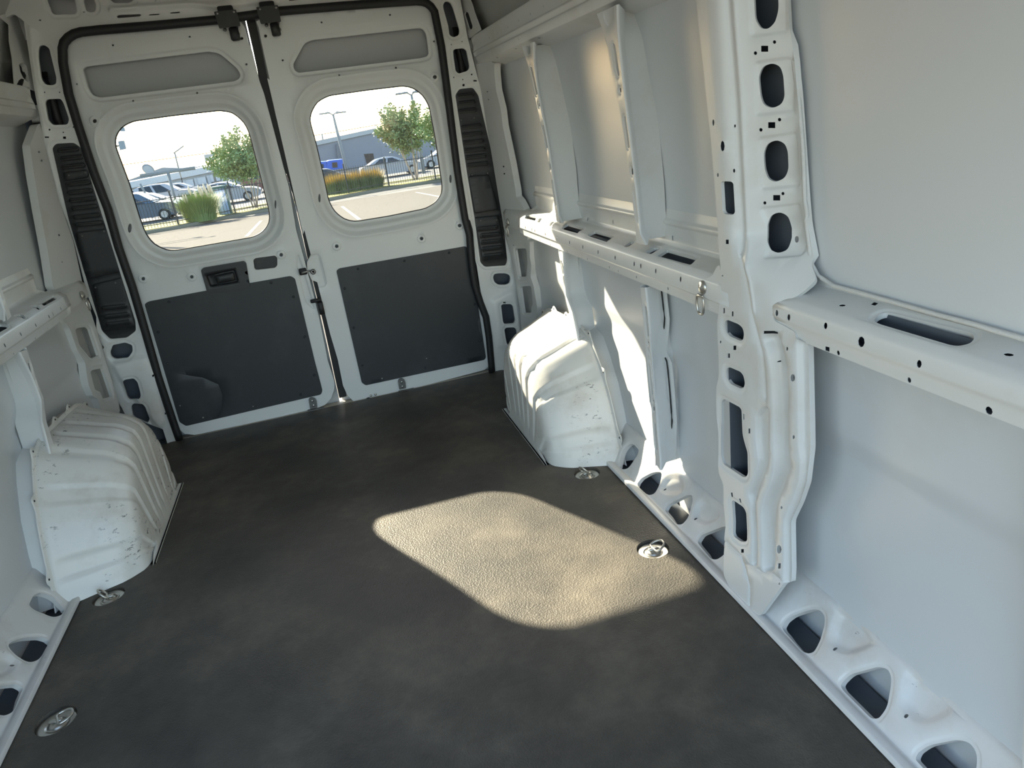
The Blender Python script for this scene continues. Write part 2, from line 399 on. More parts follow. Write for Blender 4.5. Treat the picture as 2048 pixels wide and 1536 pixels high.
def side_wall(s):
    R = s > 0
    wall = empty('wall_right' if R else 'wall_left', (s * .93, -1.8, 0), kind='structure')
    inw = (-s, 0, 0)
    y0 = -3.6 if R else -2.33           # the sliding side door on the left stands open in front of here
    def P(pts, rr=.004): return Prof(pts, s, rr)
    def ps(name, prof, o, holes=(), **k): return sheet(name, k.pop('m', WHITE), prof.surf, k.pop('inw', inw), o, holes, rows=prof.rows(), parent=wall, **k)
    # outer skins, seen between the frames
    up = P([(1.003, .82), (1.003, 1.0), (.998, 1.2), (.982, 1.45), (.97, 1.62)], .02)
    ps('upper_skin', up, up.rect(y0, .07), m=SKIN, grid=.12, olip=0)
    lo = P([(1.0, -.06), (.992, .10), (.992, .13), (1.005, .49), (.992, .54), (.990, .80)], .012)
    ps('lower_skin', lo, lo.rect(y0, .07), m=SKIN, grid=.12, olip=0)
    MB().box((s * 1.07, (y0 + .12) / 2, .8), (.02, .12 - y0, 1.9)).build('outer_skin', SKIN, wall, smooth=False)
    # high roof side and upper rail
    hr = P([(.975, 1.55), (.95, 1.64), (.915, 1.80)], .02)
    ps('roof_side_panel', hr, hr.rect(y0 if R else -3.6, .05), m=GREYM, grid=.15)
    ur = P([(.97, 1.570), (.893, 1.570), (.897, 1.550), (.903, 1.514), (.895, 1.509), (.897, 1.503), (.903, 1.491), (.897, 1.487), (.903, 1.460), (.93, 1.452), (.985, 1.432)], .0022)
    h = []
    if R:
        h += ur.dots(2, 'U 643,600 757,530 881,458 1017,380 1168,287 1331,195 1517,85', .004, .009) + ur.dots(7, 'U 1165,540 615,850', .004, .014)
        h += ur.dots(9, 'U 868,802 1130,678 1450,528', .02, .009)
    ps('upper_rail', ur, ur.rect(y0 if R else -3.6, -.03), h, grid=.07)
    # waist rail
    wr = P([(1.003, .93), (.999, .906), (.991, .899), (.991, .892), (.999, .885), (.999, .842), (.992, .832), (.925, .822), (.908, .807), (.904, .766), (.912, .761), (.913, .734)], .0025)
    F_, G_, H_ = 7, 9, 11 - 1
    if R:
        h = [wr.poly(6, 'a 480,383 540,352 700,390 640,425'), wr.poly(6, 'a 665,440 735,402 775,412 705,450', .01), wr.poly(6, 'a 840,495 915,450 955,462 870,503', .01),
             wr.poly(6, 'a 1030,545 1130,490 1375,555 1270,615'), wr.poly(6, 'a 1415,655 1530,595 1820,670 1700,745'), wr.poly(6, 'b 50,440 195,345 265,360 120,455', .02),
             wr.poly(6, 'b 430,545 600,450 680,475 520,570', .01), wr.poly(6, 'b 640,600 800,495 1330,635 1200,750')]
        h += wr.dots(8, 'a 518,548 613,580 657,597 811,648 979,698 1162,768 1356,832 1579,908 1829,990 b 240,750 352,785 607,872 1032,1012', .009, .014)
        h += wr.dots(10, 'a 478,653 660,722 730,735 881,803 1132,901 1420,1005 1749,1130 1874,1185 b 278,972 817,1170', .006, .009)
        h += wr.dots(4, 'a 1155,335 1282,370 1432,430 1800,467 b 898,308', .008, .014)
        side_wall.rail_holes = h
    else: h = [[np.array(p) for p in q] for q in side_wall.rail_holes]
    ps('waist_rail', wr, wr.rect(-2.06, -.385), h, rel=[Plateau(offset(q, .006), -.0025, .006) for q in h if abs(area(q)) > 4e-4], grid=.05, lip=.008, olip=.006)
    br = P([(.99, .826), (.93, .816), (.918, .803), (.916, .745)], .003)
    ps('rail_bracket', br, br.rect(-.40, -.10), br.dots(2, 'a 322,478 385,500', .007, .012) if R else [], grid=.05)
    MB().loft([[(s * .99, y, .742), (s * .916, y, .737)] for y in np.linspace(-2.06, -.385, 6)]).build('added_rail_closure', BACK2, wall)  # added closure under the open rail, keeps light out so its holes look dark
    MB().loft([[(s * .985, y, .79), (s * .985, y, .742)] for y in np.linspace(-2.06, -.385, 6)]).build('added_rail_backing', BACK2, wall)  # added dark plate behind the rail holes, shade in its colour
    # pressed frame round the rear pillar
    T = ('s 936,79 U 500,700 600,770 700,820 820,880 830,900 828,1000 850,1250 920,1536 s 1005,250 1022,330 1032,385 a 380,100 430,150 500,290 f 800,100 790,130 830,150 830,350 850,450 840,600 880,720 925,1000 '
         '900,1180 900,1300 860,1500 740,1500 700,1000 640,620 600,380 500,0 U 640,1250 600,1100 540,900 460,550') if R else \
        ('S 370,1060 430,1180 s 92,240 75,250 60,290 68,350 80,420 95,500 e 480,60 520,110 580,375 630,440 650,500 700,640 770,745 780,830 800,950 840,1050 880,1070 925,1210 960,1300 1075,1300 1090,1200 1070,1100 960,750 870,440 '
         '760,100 s 147,483 119,403 94,312 86,271')
    hs = [wpoly(t, XD, s) for t in (('f 637,262 655,243 760,238 775,265 787,420 775,590 755,602 690,606', 'f 700,745 715,725 820,718 835,735 855,955 835,1000 838,1055 820,1065 745,1068', 'f 760,1270 820,1255 840,1340 770,1340')
          if R else ('e 692,450 710,432 800,422 820,440 900,680 840,705 820,700 730,590', 'e 828,830 845,812 935,795 1022,1050 940,1070 915,1010 870,990', 'e 985,1225 1084,1200 1100,1260 1010,1270'))]
    hs += wdots('U 730,1280,18,20 747,1390,18,20 B 1622,1066,12,12 1627,1112,12,12 f 620,195,12,14' if R else 'A 250,972,14,14 267,1028,14,14 378,1505,12,12 396,1677,12,12', XD, s)
    sheet('corner_frame', WHITE, xs(XD, s), inw, wpoly(T, XD, s, .01), hs, rel=[Plateau(offset(q, .012), -.005, .01) for q in hs[:3]], parent=wall, lip=.010, olip=.03)
    # the pressing seen through the frame's openings
    mb = MB(); mb.loft([[(s * (.975 + .02 * math.sin(z * 9)), -.03, z), (s * .995, -.08, z), (s * .98, -.13, z), (s * 1.0, -.24, z)] for z in np.linspace(.05, .80, 14)]); mb.build('inner_pressing', GREYM, wall)
    CF_ = lambda a, b: .893 + .2 * np.clip(-.02 - np.asarray(a, float), -.05, .4)
    if R:
        q = [wpoly('U 408,200 420,170 440,162 465,180 525,370 515,405 490,415 470,400', CF_)]
        sheet('roof_corner_frame', WHITE, xs(CF_, s), inw, wpoly('U 360,-500 330,0 400,300 465,550 560,480 640,420 540,150 520,70 490,0 430,-500', CF_, 1, .004), q, parent=wall, grid=.04)
    else:
        q = [wpoly('S 195,660 215,645 250,650 275,680 298,830 280,840 240,800 210,740', CF_, s)]
        sheet('roof_corner_frame', WHITE, xs(CF_, s), inw, wpoly('S 150,150 240,200 290,500 365,935 300,910 150,860 130,600 100,420 95,250 -60,130 -60,40 130,150', CF_, s, .004), q, parent=wall, grid=.04, lip=.02)
        MB().tube([onX(*p, -.91) for p in px('S 250,740 225,790 195,850 190,900')], .012, 8).build('cable_conduit', RUBBER, wall)
    # ribs
    def rib(name, left, bound, right, slots, xr=.996):
        fn = W_(XP, 1)
        Lp = [fn(p) for p in px(left)]; Bp = [fn(p) for p in px(bound)]
        o = rnd(Lp + Bp[::-1], .003)
        sheet(name, WHITE, xs(XP, s), inw, o, [wpoly(q, XP, 1, .004) for q in slots], parent=wall, grid=.03, olip=.004, rel=[Plateau(offset(wpoly(q, XP, 1, .004), .006), -.003, .005) for q in slots])
        root = bpy.data.objects[WL_last[0]] if False else None
        Rp = [onX(u, v, xr)[1:] for u, v in px(right)]
        zs_ = np.linspace(min(p[1] for p in Bp), max(p[1] for p in Bp), 22)
        f = lambda P_, z: float(np.interp(z, [p[1] for p in sorted(P_, key=lambda q: q[1])], [p[0] for p in sorted(P_, key=lambda q: q[1])]))
        L = []
        for z in zs_:
            x0 = float(XP(0, z)); yb = f(Bp, z); yr = f(Rp, z)
            L.append([(s * x0, yb, z), (s * (x0 + .006), yb - .004, z), (s * (.9 * xr + .1 * x0), yr + .004, z), (s * (xr + .002), yr - .004, z), (s * (xr + .004), yr - .026, z)])
        MB().loft(L).build('rib_web', WHITE, wall); MB().tube([(s * (xr - .002), f(Rp, z) - .005, z) for z in zs_[3:-1]], .0022, 5).build('seam_gap', RUBBER, wall)
        L = [[(s * float(XP(0, z)), f(Lp, z), z), (s * 1.0, f(Lp, z) + .008, z)] for z in zs_]; MB().loft(L).build('rib_flange', WHITE, wall)
    rib('rib', 'C 460,300 500,420 530,560 590,830 640,1100 680,1400 a 975,455 1020,485', 'C 530,270 535,400 560,600 620,900 665,1200 700,1425 a 1045,487', 'C 580,270 595,400 630,580 665,760 715,1060 750,1400 a 1140,455',
        ['C 507,425 520,432 556,600 548,612 535,560', 'C 562,660 568,660 570,684 564,684', 'C 587,800 596,800 622,945 614,952', 'C 634,1050 640,1050 643,1080 637,1080', 'C 652,1165 660,1165 682,1305 676,1310', 'C 478,296 508,292 508,345 496,352 486,330'])
    if R:
        rib('rib', 'C 940,90 1000,260 1040,500 1100,800 1160,1200 1190,1480 1192,1540 b 270,390', 'C 1065,30 1070,200 1100,500 1150,900 1195,1300 1215,1500 b 430,425', 'C 1160,40 1165,200 1200,520 1240,780 1285,1120 1310,1430 b 545,370',
            ['C 1036,275 1048,285 1078,480 1070,492 1055,440', 'C 1080,564 1088,564 1090,592 1082,592', 'C 1106,745 1116,742 1142,945 1134,950', 'C 1155,1080 1164,1078 1167,1118 1158,1120', 'C 1174,1232 1186,1228 1208,1412 1198,1418', 'C 985,62 1033,58 1032,130 1010,148 990,112'])
        rib('rib', 'G 1090,560 1105,700 1115,900 1130,1100 1150,1300 K 1230,60 1250,300 1275,560 1300,800 1315,1050 1330,1240', 'G 1118,560 1135,700 1150,1000 1185,1300 K 1280,200 1290,480 1320,760 1345,1020 1365,1290', 'G 1225,585 1245,760 1225,960 1265,1080 1280,1250 K 1410,430 1440,700 1455,900 1450,1000 1455,1220 1415,1280',
            ['K 1243,48 1255,50 1275,275 1266,280', 'K 1269,315 1275,315 1276,330 1270,330', 'K 1274,378 1283,378 1284,402 1276,402', 'K 1279,446 1286,446 1287,458 1280,458', 'K 1282,508 1293,508 1308,715 1298,722', 'K 1306,758 1312,758 1313,772 1307,772', 'K 1307,810 1317,810 1319,842 1309,842', 'K 1315,940 1326,940 1341,1135 1330,1140'], .975)
    rib('rib', 'a 1000,900 1015,1000 1060,1290 1090,1536 G 640,720 660,850 700,1000', 'a 1065,900 1075,1200 1110,1536 G 655,720 690,900 720,1000', 'a 1235,970 1270,1300 1260,1536 G 690,520 680,650 710,740 740,870 770,1000',
        ['a 1035,1065 1048,1062 1072,1180 1062,1190', 'a 1065,1200 1073,1200 1076,1225 1068,1225', 'a 1074,1285 1088,1285 1105,1400 1095,1405', 'G 601,620 607,620 612,640 606,640', 'G 608,655 614,655 624,715 616,718'], .975)
    # B pillar
    T = ('s 1385,-130 1392,0 1406,131 1422,281 1434,437 1438,499 1441,534 1443,581 1438,613 1434,649 1437,709 1438,752 1432,776 1432,815 1435,864 1435,900 1437,948 1447,966 1447,1010 1451,1055 1448,1081 1447,1150 1470,1196 1492,1218 '
         '1520,1232 1568,1166 1577,1165 1577,1044 1595,1006 1608,966 1611,900 1609,790 1607,684 1592,678 1590,664 1545,640 1552,610 1600,590 1634,560 1622,525 1615,450 1611,409 1596,200 1578,47 1574,-130')
    big = ['s 1503,-60 1553,-60 1555,20 1548,45 1535,58 1520,58 1508,40', 'D 342,490 370,425 430,405 480,425 500,480 510,620 490,670 430,697 375,675 355,620', 'D 375,980 400,920 460,898 510,920 530,970 535,1090 510,1145 450,1170 405,1150 382,1090',
           's 1533,450 1541,431 1558,425 1574,433 1580,450 1580,481 1573,498 1555,504 1539,498 1533,481', 'c 232,275 240,215 270,208 380,252 420,290 435,350 425,410 400,423 290,375 250,330',
           'c 250,745 262,700 290,692 400,740 430,780 445,860 430,905 400,910 300,865 262,810', 's 1440,805 1444,798 1476,815 1480,821 1482,870 1488,893 1492,905 1493,948 1489,955 1483,955 1444,929 1439,913 1439,862 1440,840',
           'd 275,465 290,458 380,520 405,570 412,830 360,832 300,790 285,760', 'D 108,1168 120,1158 175,1162 188,1175 198,1360 185,1375 130,1368 118,1350']
    small = ('D 451,269,22,24 388,312,45,38,1 329,340,22,24 483,766,22,24 433,801,45,38,1 364,831,22,24 505,1239,20,22 465,1266,45,35,1 389,1299,20,22 59,785,15,42 118,935,28,70 192,1093,13,28 88,1120,13,26 193,808,8,22 '
             'H 588,120,26,40 148,140,20,28,1 118,357,12,10 c 246,110,17,50,1 333,142,17,50,1 210,430,16,30 143,125,14,30 891,499,22,42 948,797,50,78 956,1404,28,40 355,490,30,45,1 291,570,30,45,1 730,648,16,16 '
             '724,331,148,30,1 440,1198,26,60,1 504,1342,20,50,1 d 285,405,15,40,1 358,460,15,40,1 383,912,26,34,1 716,1047,25,48,1 735,520,18,28 713,898,45,80 716,1208,15,25')
    emb = ['s 1498,-60 1570,-60 1574,64 1502,73', 'D 325,400 545,370 575,400 575,710 335,740', 'D 350,885 585,850 610,1190 365,1215', 's 1520,417 1598,408 1604,510 1527,516']
    H = [wpoly(t, r=.008) for t in big] + wdots(small)
    rel = [Plateau(wpoly(t), -.006, .008) for t in emb] + [Plateau(offset(q, .010), -.004, .010) for q in H[4:8]]
    rel += [Plateau(wpoly('c 640,380 790,345 870,620 890,900 885,1200 890,1536 d 810,120 740,330 680,480 665,700 660,1090 565,1100 555,560 590,430 660,270 680,100 c 760,1536 755,1100 740,800 700,520', r=.02), -.022, .012),
            Plateau(wpoly('c 570,1190 640,1100 695,1100 690,1536 d 620,0 600,150 520,350 490,470 505,1050 470,1040 460,480 435,400 500,230 530,100 c 570,1400', r=.01), -.014, .008),
            Plateau(wpoly('c 990,420 1080,420 1095,1536 d 955,100 940,300 880,480 800,650 800,1210 750,1210 760,650 830,480 900,300 910,100 c 1010,1500 1005,900', r=.01), -.012, .010),
            Groove([W_(XP)(p) for p in px('s 1452,-130 1455,0 1470,200 1483,470 1490,560 1498,610 c 510,100 570,330 630,560 650,760 660,1000')], -.008, .007),
            Groove([W_(XP)(p) for p in px('s 1466,-130 1469,0 1484,200 1495,470 1502,560 1510,620')], .006, .006),
            Groove([W_(XP)(p) for p in px('d 150,1060 220,820 300,890 370,960 410,1080 450,1250 445,1400')], -.004, .003),
            Groove([W_(XP)(p) for p in px('d 440,1040 500,1065 560,1110 660,1120 740,1195 790,1205')], -.004, .003)]
    if not R: rel = rel[:0] + [r for r in rel if isinstance(r, Groove)][:2]
    sheet('door_pillar' if not R else 'middle_pillar', WHITE, xs(XP, s), inw, wpoly(T, r=.01), H, rel=rel, parent=wall, grid=.03, lip=.008, olip=.012)
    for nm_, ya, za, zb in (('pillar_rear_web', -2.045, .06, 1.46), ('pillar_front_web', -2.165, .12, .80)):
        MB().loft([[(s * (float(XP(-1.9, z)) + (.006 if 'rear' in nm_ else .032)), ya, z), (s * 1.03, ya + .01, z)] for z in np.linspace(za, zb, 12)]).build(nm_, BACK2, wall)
    MB().loft([[(s * x, -1.99, z), (s * x, -2.16, z)] for x, z in ((.965, .06), (.965, .4), (.965, .76), (.996, .80), (.996, 1.0), (.991, 1.2), (.975, 1.45), (.963, 1.62))]).build('pillar_backing', BACK2, wall)  # dark sheet before the skin, the shade inside the pillar holes as colour
    # gusset between rail and pillar
    sheet('gusset', WHITE, lambda a, b: np.stack([s * (.9125 + 0 * a), a, b], 1), inw, rnd([onX(*p, .9125)[1:] for p in px('b 1300,985 1400,985 1480,1000 1580,940 1650,800 1700,760 1740,1000 1740,1250 1700,1480 1600,1470 1480,1560 1400,1440 1330,1410 1310,1200')], .008), parent=wall, grid=.03)
    # sill
    sp = P([(.882, .002), (.884, .015), (.902, .015), (.911, .010), (.984, .122), (.993, .128), (1.02, .134)], .0035)
    T = []
    if R:
        T = [sp.poly(3, t, .02) for t in ('M 498,635 510,600 560,560 690,518 740,525 768,565 765,620 738,720 700,790 665,806 630,790 510,660', 'M 873,1010 880,985 930,935 1110,886 1170,900 1193,950 1190,1010 1165,1150 1110,1220 1070,1220 890,1040',
             'M 1348,1480 1360,1440 1430,1390 1620,1352 1700,1375 1740,1440 1740,1540 1690,1640 1580,1680 1540,1680', 'L 445,210 460,140 500,90 530,88 565,125 555,160 500,240 470,255 445,240', 'L 555,345 575,310 650,268 715,265 700,340 670,400 640,418 615,410 570,370',
             'L 733,515 745,480 870,415 905,415 910,450 880,560 840,605 810,605', 'L 942,710 965,670 1110,613 1150,625 1150,700 1120,790 1060,830 1030,825 950,730')]
        print('sill holes', [np.round(np.array(q).mean(0), 3) for q in T], sp.l)
        side_wall.sill = T
        D = [sp.poly(3, t, .02) for t in ('M 850,540 910,540 1010,620 1080,740 900,800 800,740', 'M 1300,940 1350,925 1480,1010 1600,1150 1400,1250 1260,1160', 'L 740,300 800,290 850,350 830,400 740,400 700,370', 'L 930,480 980,440 1060,480 1080,560 980,600 920,560')]
        side_wall.dim = D
        DT = sp.dots(3, 'M 832,773 1290,1203 L 720,375 925,567', .007, .009)
        side_wall.dt = DT
    T = side_wall.sill; D = side_wall.dim; DT = side_wall.dt
    if not R: T = [q for q in T if np.array(q)[:, 0].max() < 9]
    ps('sill', sp, sp.rect(y0, -.05), [q for q in T if np.array(q)[:, 1].max() < sp.l[-1] - .004 and np.array(q)[:, 1].min() > .02 and np.array(q)[:, 0].min() > y0] + DT, m=SILLM,
       rel=[Mask(r_, .046, .060) for r_ in [Plateau(offset(q, .008), -.003, .006) for q in T] + [Plateau(q, -.014, .022) for q in D]], grid=.035, lip=.014, olip=.004)
    # outer wheel house behind the arch
    L = [[(s * .945, .95 * (y + .83) - .83, z * .95), (s * 1.02, .98 * (y + .83) - .83, z * .98)] for y, z in WAY]; MB().loft(L).build('wheelhouse', WHITE, wall)
    # seam sealer beads
    def bead(name, t, f, r=.004, dx=0.): MB().tube([onS(u, v, lambda y, z: float(f(y, z)) + dx) * np.array([s, 1, 1]) for u, v in px(t)], r, 6).build(name, SEALER, wall)
    if R:
        # forward bay: shelf, panel seam
        sh = P([(1.035, .846), (1.013, .832), (.930, .818), (.913, .805), (.910, .776), (.915, .773), (.917, .744)], .005)
        h = [sh.poly(1, 'H 1085,635 1110,600 1160,580 1220,590 1720,710 1730,750 1700,780 1630,795 1580,790 1120,655', .02), sh.poly(1, 'H 1065,540 1090,522 1118,530 1095,548', .002)]
        h += sh.dots(1, 'H 885,545 1950,860', .014, .010) + sh.dots(3, 'H 777,677 1376,921 c 785,133 908,177', .010, .013) + sh.dots(3, 'H 1006,780', .016, .019) + sh.dots(5, 'H 859,851 1313,1025', .008, .010) + sh.dots(5, 'H 1823,1221', .012, .013) + [sh.poly(5, 'H 775,808 803,815 803,847 775,838', .001)]
        ps('shelf', sh, sh.rect(y0, -2.215), h, grid=.05, lip=.010, olip=.006, rel=[Plateau(offset(h[0], .008), -.003, .008)])
        MB().loft([[(1.0, y, .752), (.919, y, .747)] for y in np.linspace(y0, -2.2, 6)]).build('added_shelf_closure', BACK2, wall)  # added to shut the shelf's open bottom against light
        MB().loft([[(.982, y, .82), (.982, y, .75)] for y in np.linspace(y0, -2.2, 6)]).build('added_shelf_backing', BACK2, wall)  # added plate, coloured dark so the shelf holes read as shaded
        sheet('front_pillar_edge', WHITE, lambda a, b: np.stack([.955 + 0 * a, a, b], 1), inw, rnd([onX(*p, .955)[1:] for p in px('s 2066,880 2062,1130 2054,1300 2044,1500 2046,1650 2200,1800 2200,930')], .01), parent=wall, grid=.05, olip=.03)
        bead('seam_bead', 's 1577,0 1580,60 1586,110 1598,200 1606,300 1610,400 1614,430 1612,440 1616,470 1622,525 1636,552 1667,572 1720,586 1780,603 1860,626 1950,650 2048,678 2100,692', lambda y, z: .992 - .03 * max(0, z - .9), .0045, -.004)
        bead('seam_bead', 'C 285,420 285,520 300,580 330,700 360,850 395,1030 420,1150 435,1280', lambda y, z: .99, .003, -.004)
    return wall
WL_last = ['']
wall_right = side_wall(1)
wall_left = side_wall(-1)

# ------------------------------------------------------------------ rear wall: corner pillars and header round the doors
SEAL_T = ('s 359,880 355,869 344,837 316,753 291,665 265,575 237,494 216,419 187,344 156,250 137,187 126,125 125,97 128,85 137,75 148,68 162,64 200,60 312,51 431,40 500,31 562,22 687,12 781,5 831,2 845,3 853,6 862,13 869,23 875,53 883,94 892,162 903,250 915,344 930,437 '
          '939,470 941,502 945,543 950,571 961,606 972,634 978,674 983,731 984,746')
YP = -.02
def yq(t, y=YP, r=.006): return rnd([onY(*p, y)[[0, 2]] for p in px(t)], r)
def ydots(t, y=YP): return pdots(lambda u, v: tuple(onY(u, v, y)[[0, 2]]), t)
ysurf = lambda y: (lambda a, b: np.stack([a, y + 0 * a, b], 1))
rear = empty('wall_rear', (0, 0, 0), kind='structure')
SP = px(SEAL_T)
def seal_between(i, j): return ' '.join('%g,%g' % p for p in SP[i:j])
il = 12; ir = next(i for i, p in enumerate(SP) if p == (875.0, 53.0))
lp = 's ' + seal_between(0, il + 1) + ' 29,29 47,39 56,97 68,176 74,207 86,271 94,312 119,403 147,483 175,592 192,634 e 870,440 960,750 1070,1100 s 252,832 I 1390,420 1440,580 1510,520 s 356,884'
hL = [yq(t, r=.008) for t in ('S 390,520 400,470 440,455 500,490 575,800 570,860 530,873 460,865 420,810 390,600', 'S 458,1050 480,1015 620,1010 650,1060 705,1220 690,1275 540,1280 490,1230', 'V 85,95 110,62 240,55 290,90 680,1330 685,1400 620,1450 500,1460 440,1400 200,600',
      'E 703,975 720,930 800,913 845,930 848,970 820,1010 740,1020 710,1005', 'E 785,1165 800,1145 860,1135 885,1160 905,1240 900,1265 830,1280 812,1260', 'E 838,1325 850,1305 915,1297 935,1320 958,1400 945,1430 870,1400 850,1385')]
sheet('corner_pillar', WHITE, ysurf(YP), (0, -1, 0), yq(lp, r=.004), hL + ydots('S 457,945,14,16 610,945,14,16 507,1328,22,20 648,1355,14,14 753,1301,18,20 660,1410,30,24,1 482,1405,40,14,1 E 984,1118,12,16 1060,1365,12,14'),
      rel=[Plateau(offset(q, .013), -.004, .010) for q in hL] + [Groove([onY(*p, YP)[[0, 2]] for p in px('S 300,150 330,500 400,1000 470,1400')], .006, .012),
           Plateau(yq('E 715,1050 940,990 1000,1110 1060,1420 1020,1460 800,1200', r=.02), .018, .03)], parent=rear, lip=.012, olip=.01)
rp = 's 862,13 869,23 875,53 883,94 892,162 903,250 915,344 930,437 940,440 946,460 f 135,400 150,450 180,650 200,780 225,930 240,1000 290,1180 330,1400 s 985,720 990,752 1003,747 1012,742 1046,690 f 740,1300 700,1000 640,620 600,380 500,0 s 1015,460 1009,400 1005,375 982,270 963,180 956,158 936,79 921,0 912,-60 852,-60'
hR = [yq(t, r=.008) for t in ('U 115,60 150,10 215,30 250,100 345,420 335,490 260,520 205,490 185,350 120,120', 'U 255,700 290,680 400,670 440,700 485,930 465,985 330,1028 290,990 262,800', 's 911,190 919,178 946,175 957,190 1000,375 1015,520 1012,531 970,534 961,525 950,440 935,350',
      'f 360,610 375,565 430,556 520,556 575,580 585,630 570,685 520,703 430,703 380,670', 'f 455,960 480,943 580,943 608,970 635,1150 620,1190 500,1198 480,1170', 'f 497,1270 520,1245 620,1240 650,1265 670,1420 650,1460 560,1480 525,1440')]
sheet('corner_pillar', WHITE, ysurf(YP), (0, -1, 0), yq(rp, r=.004), hR + ydots('U 227,622,14,20 377,580,14,20 263,1080,18,24 512,1040,22,24 389,1110,14,20 400,1188,30,32,1 560,1128,46,20,1 f 498,924,34,18,1'),
      rel=[Plateau(offset(q, .013), -.004, .010) for q in hR] + [Plateau(yq('f 330,900 600,760 650,800 720,1300 690,1500 420,1500', r=.02), .014, .03)], parent=rear, lip=.012, olip=.01)
hp_ = [onY(*p, YP)[[0, 2]] for p in px('s 29,29 ' + seal_between(il, ir - 1) + ' 851,-60')]
hdr = [(hp_[0][0] - .01, hp_[0][1])] + hp_ + [(hp_[-1][0] - .03, 1.93), (.5, 1.968), (0, 1.98), (-.5, 1.968), (-.85, 1.90), (-.94, 1.80)]
hh = [yq(t, r=.012) for t in ('S 470,-20 530,130 560,152 770,143 790,110 760,-20', 'S 845,-10 880,110 930,130 975,110 988,60 960,-20', 'A 700,-20 708,5 735,20 825,18 850,5 860,-20')] + [yq(t, r=.004) for t in ('A 748,100 760,95 895,90 905,97 895,105 760,116 748,112', 'A 955,92 1020,88 1020,96 955,99', 'A 1090,80 1152,75 1152,84 1090,87', 'B 250,-2 320,-8 320,0 250,6')]
sheet('door_header', WHITE, ysurf(YP), (0, -1, 0), rnd(hdr, .004), hh + ydots('S 410,207,24,18 858,123,24,20 A 882,14,10,10 995,6,10,10'),
      rel=[Plateau(offset(q, .014), -.004, .010) for q in hh[:3]] + [Plateau(yq('A 700,75 1220,40 1400,60 1640,30 1780,20 1790,-30 1500,-25 1380,20 1200,10 700,45', r=.02), .012, .015)], parent=rear, lip=.01, olip=.02)
for sg in (-1, 1):
    MB().loft([[(sg * .775, .0, z), (sg * .775, .09, z), (sg * 1.08, .09, z)] for z in np.linspace(-.05, 1.8, 4)]).build('corner_outer_panel', BACK2, rear, smooth=False)
    MB().tube([(sg * .84, .03, 1.34), (sg * .85, .03, 1.45), (sg * .835, .02, 1.56), (sg * .845, .03, 1.62)], [.012, .018, .012, .016], 8).build('cable_grommet', RUBBER, rear)
MB().box((0, .09, 1.90), (2.1, .015, .30)).build('header_outer_panel', SKIN, rear, smooth=False)
MB().box((0, .085, 1.775), (1.62, .012, .05)).build('header_outer_flange', SKIN, rear, smooth=False)
mb = MB(); mb.tube([onY(u, v, -.022) for u, v in SP], .0165, 10, flat=.55, up=(0, 1, 0)); mb.build('door_seal', RUBBER, label='black rubber weather seal bulging around the rear door opening', category=None) if False else None
seal = MB(); seal.tube([onY(u, v, -.026) for u, v in SP], .0175, 10, flat=.75, up=(0, 1, 0))
seal.build('weather_seal', RUBBER, label='thick black rubber weather seal running round the rear door opening', cat='seal')
lens = [onY(*p, .055) for p in px('f 118,440 150,455 180,640 215,800 240,990 200,980 150,800 110,600')]
mb = MB(); mb.loft([[p for p in lens], [p + np.array([0, .02, 0]) for p in lens]], closed=True, caps=True)
mb.build('tail_lamp', RED, label='red tail lamp lens glimpsed beyond the right door edge at the bulge of the seal', cat='lamp', smooth=False)

# ------------------------------------------------------------------ doors
YD, YG = .004, .040
def door(name, outline, win, upper, panel, dots, big, latch=None, small_rel=()):
    d = empty(name, (0, YD, 0), kind='structure')
    o = yq(outline, YD, .003); wn = [onY(*p, YG)[[0, 2]] for p in px(win)]; wn = rnd(wn, .02, 2)
    up = yq(upper, YD, .01); H = [wn, up] + ydots(dots, YD) + ([yq(latch, YD, .006)] if latch else [])
    rel = [Plateau(offset(wn, .050), -(YG - YD) * .45, .022), Plateau(offset(wn, .020), -(YG - YD) * .55, .020), Groove(offset(wn, .066) + [offset(wn, .066)[0]], .004, .008), Plateau(offset(up, .016), -.006, .010)]
    rel += [Plateau(circ(onY(*p, YD)[[0, 2]], .020, 14), .0035, .005) for p in px(big)] + [Plateau(yq(t, YD), -.006, .008) for t in small_rel]
    sheet('inner_panel', DOORM, ysurf(YD), (0, -1, 0), o, H, rel=rel, parent=d, grid=.035, lip=.018, olip=.05)
    # outer skin with the window opening
    oo = [p for p in (offset(o, .004))]
    sheet('outer_panel', BACK, ysurf(.0575), (0, -1, 0), rnd([p for p in OUT[name]], .02), [offset(wn, .001)], parent=d, grid=.12, lip=.0, olip=.012)
    pn = yq(panel, YD - .004, .008)
    sheet('lower_cover', BOARD, ysurf(YD - .005), (0, -1, 0), pn, rel=[Groove([onY(*p, YD)[[0, 2]] for p in px('E 1195,1120 1300,1135 1400,1180 1425,1250 1420,1330 1395,1400')], -.002, .004)] if name == 'door_1' else [], parent=d, grid=.06, olip=.005)
    return d, wn
def P3(t, y): return [onY(*p, y)[[0, 2]] for p in px(t)]
xl = P3('s 497,86 537,275 578,375 600,470 616,545 640,640 660,730 669,775', YD)
def xatl(z, dx): zz = sorted([(p[1], p[0]) for p in xl]); return float(np.interp(z, [q[0] for q in zz], [q[1] for q in zz])) + dx
OUT = {'door_1': [(-.80, -.05), (xatl(0, .007), -.05), (xatl(.5, .007), .5), (xatl(1, .007), 1.0), (xatl(1.5, .007), 1.5), (xatl(1.7, .007), 1.80), (-.79, 1.80)],
       'door_2': [(xatl(0, .022), -.05), (.80, -.05), (.79, 1.80), (xatl(1.7, .020), 1.80), (xatl(1.5, .02), 1.5), (xatl(1, .02), 1.0), (xatl(.5, .02), .5)]}
tl = ' '.join('%g,%g' % p for p in SP[0:23])
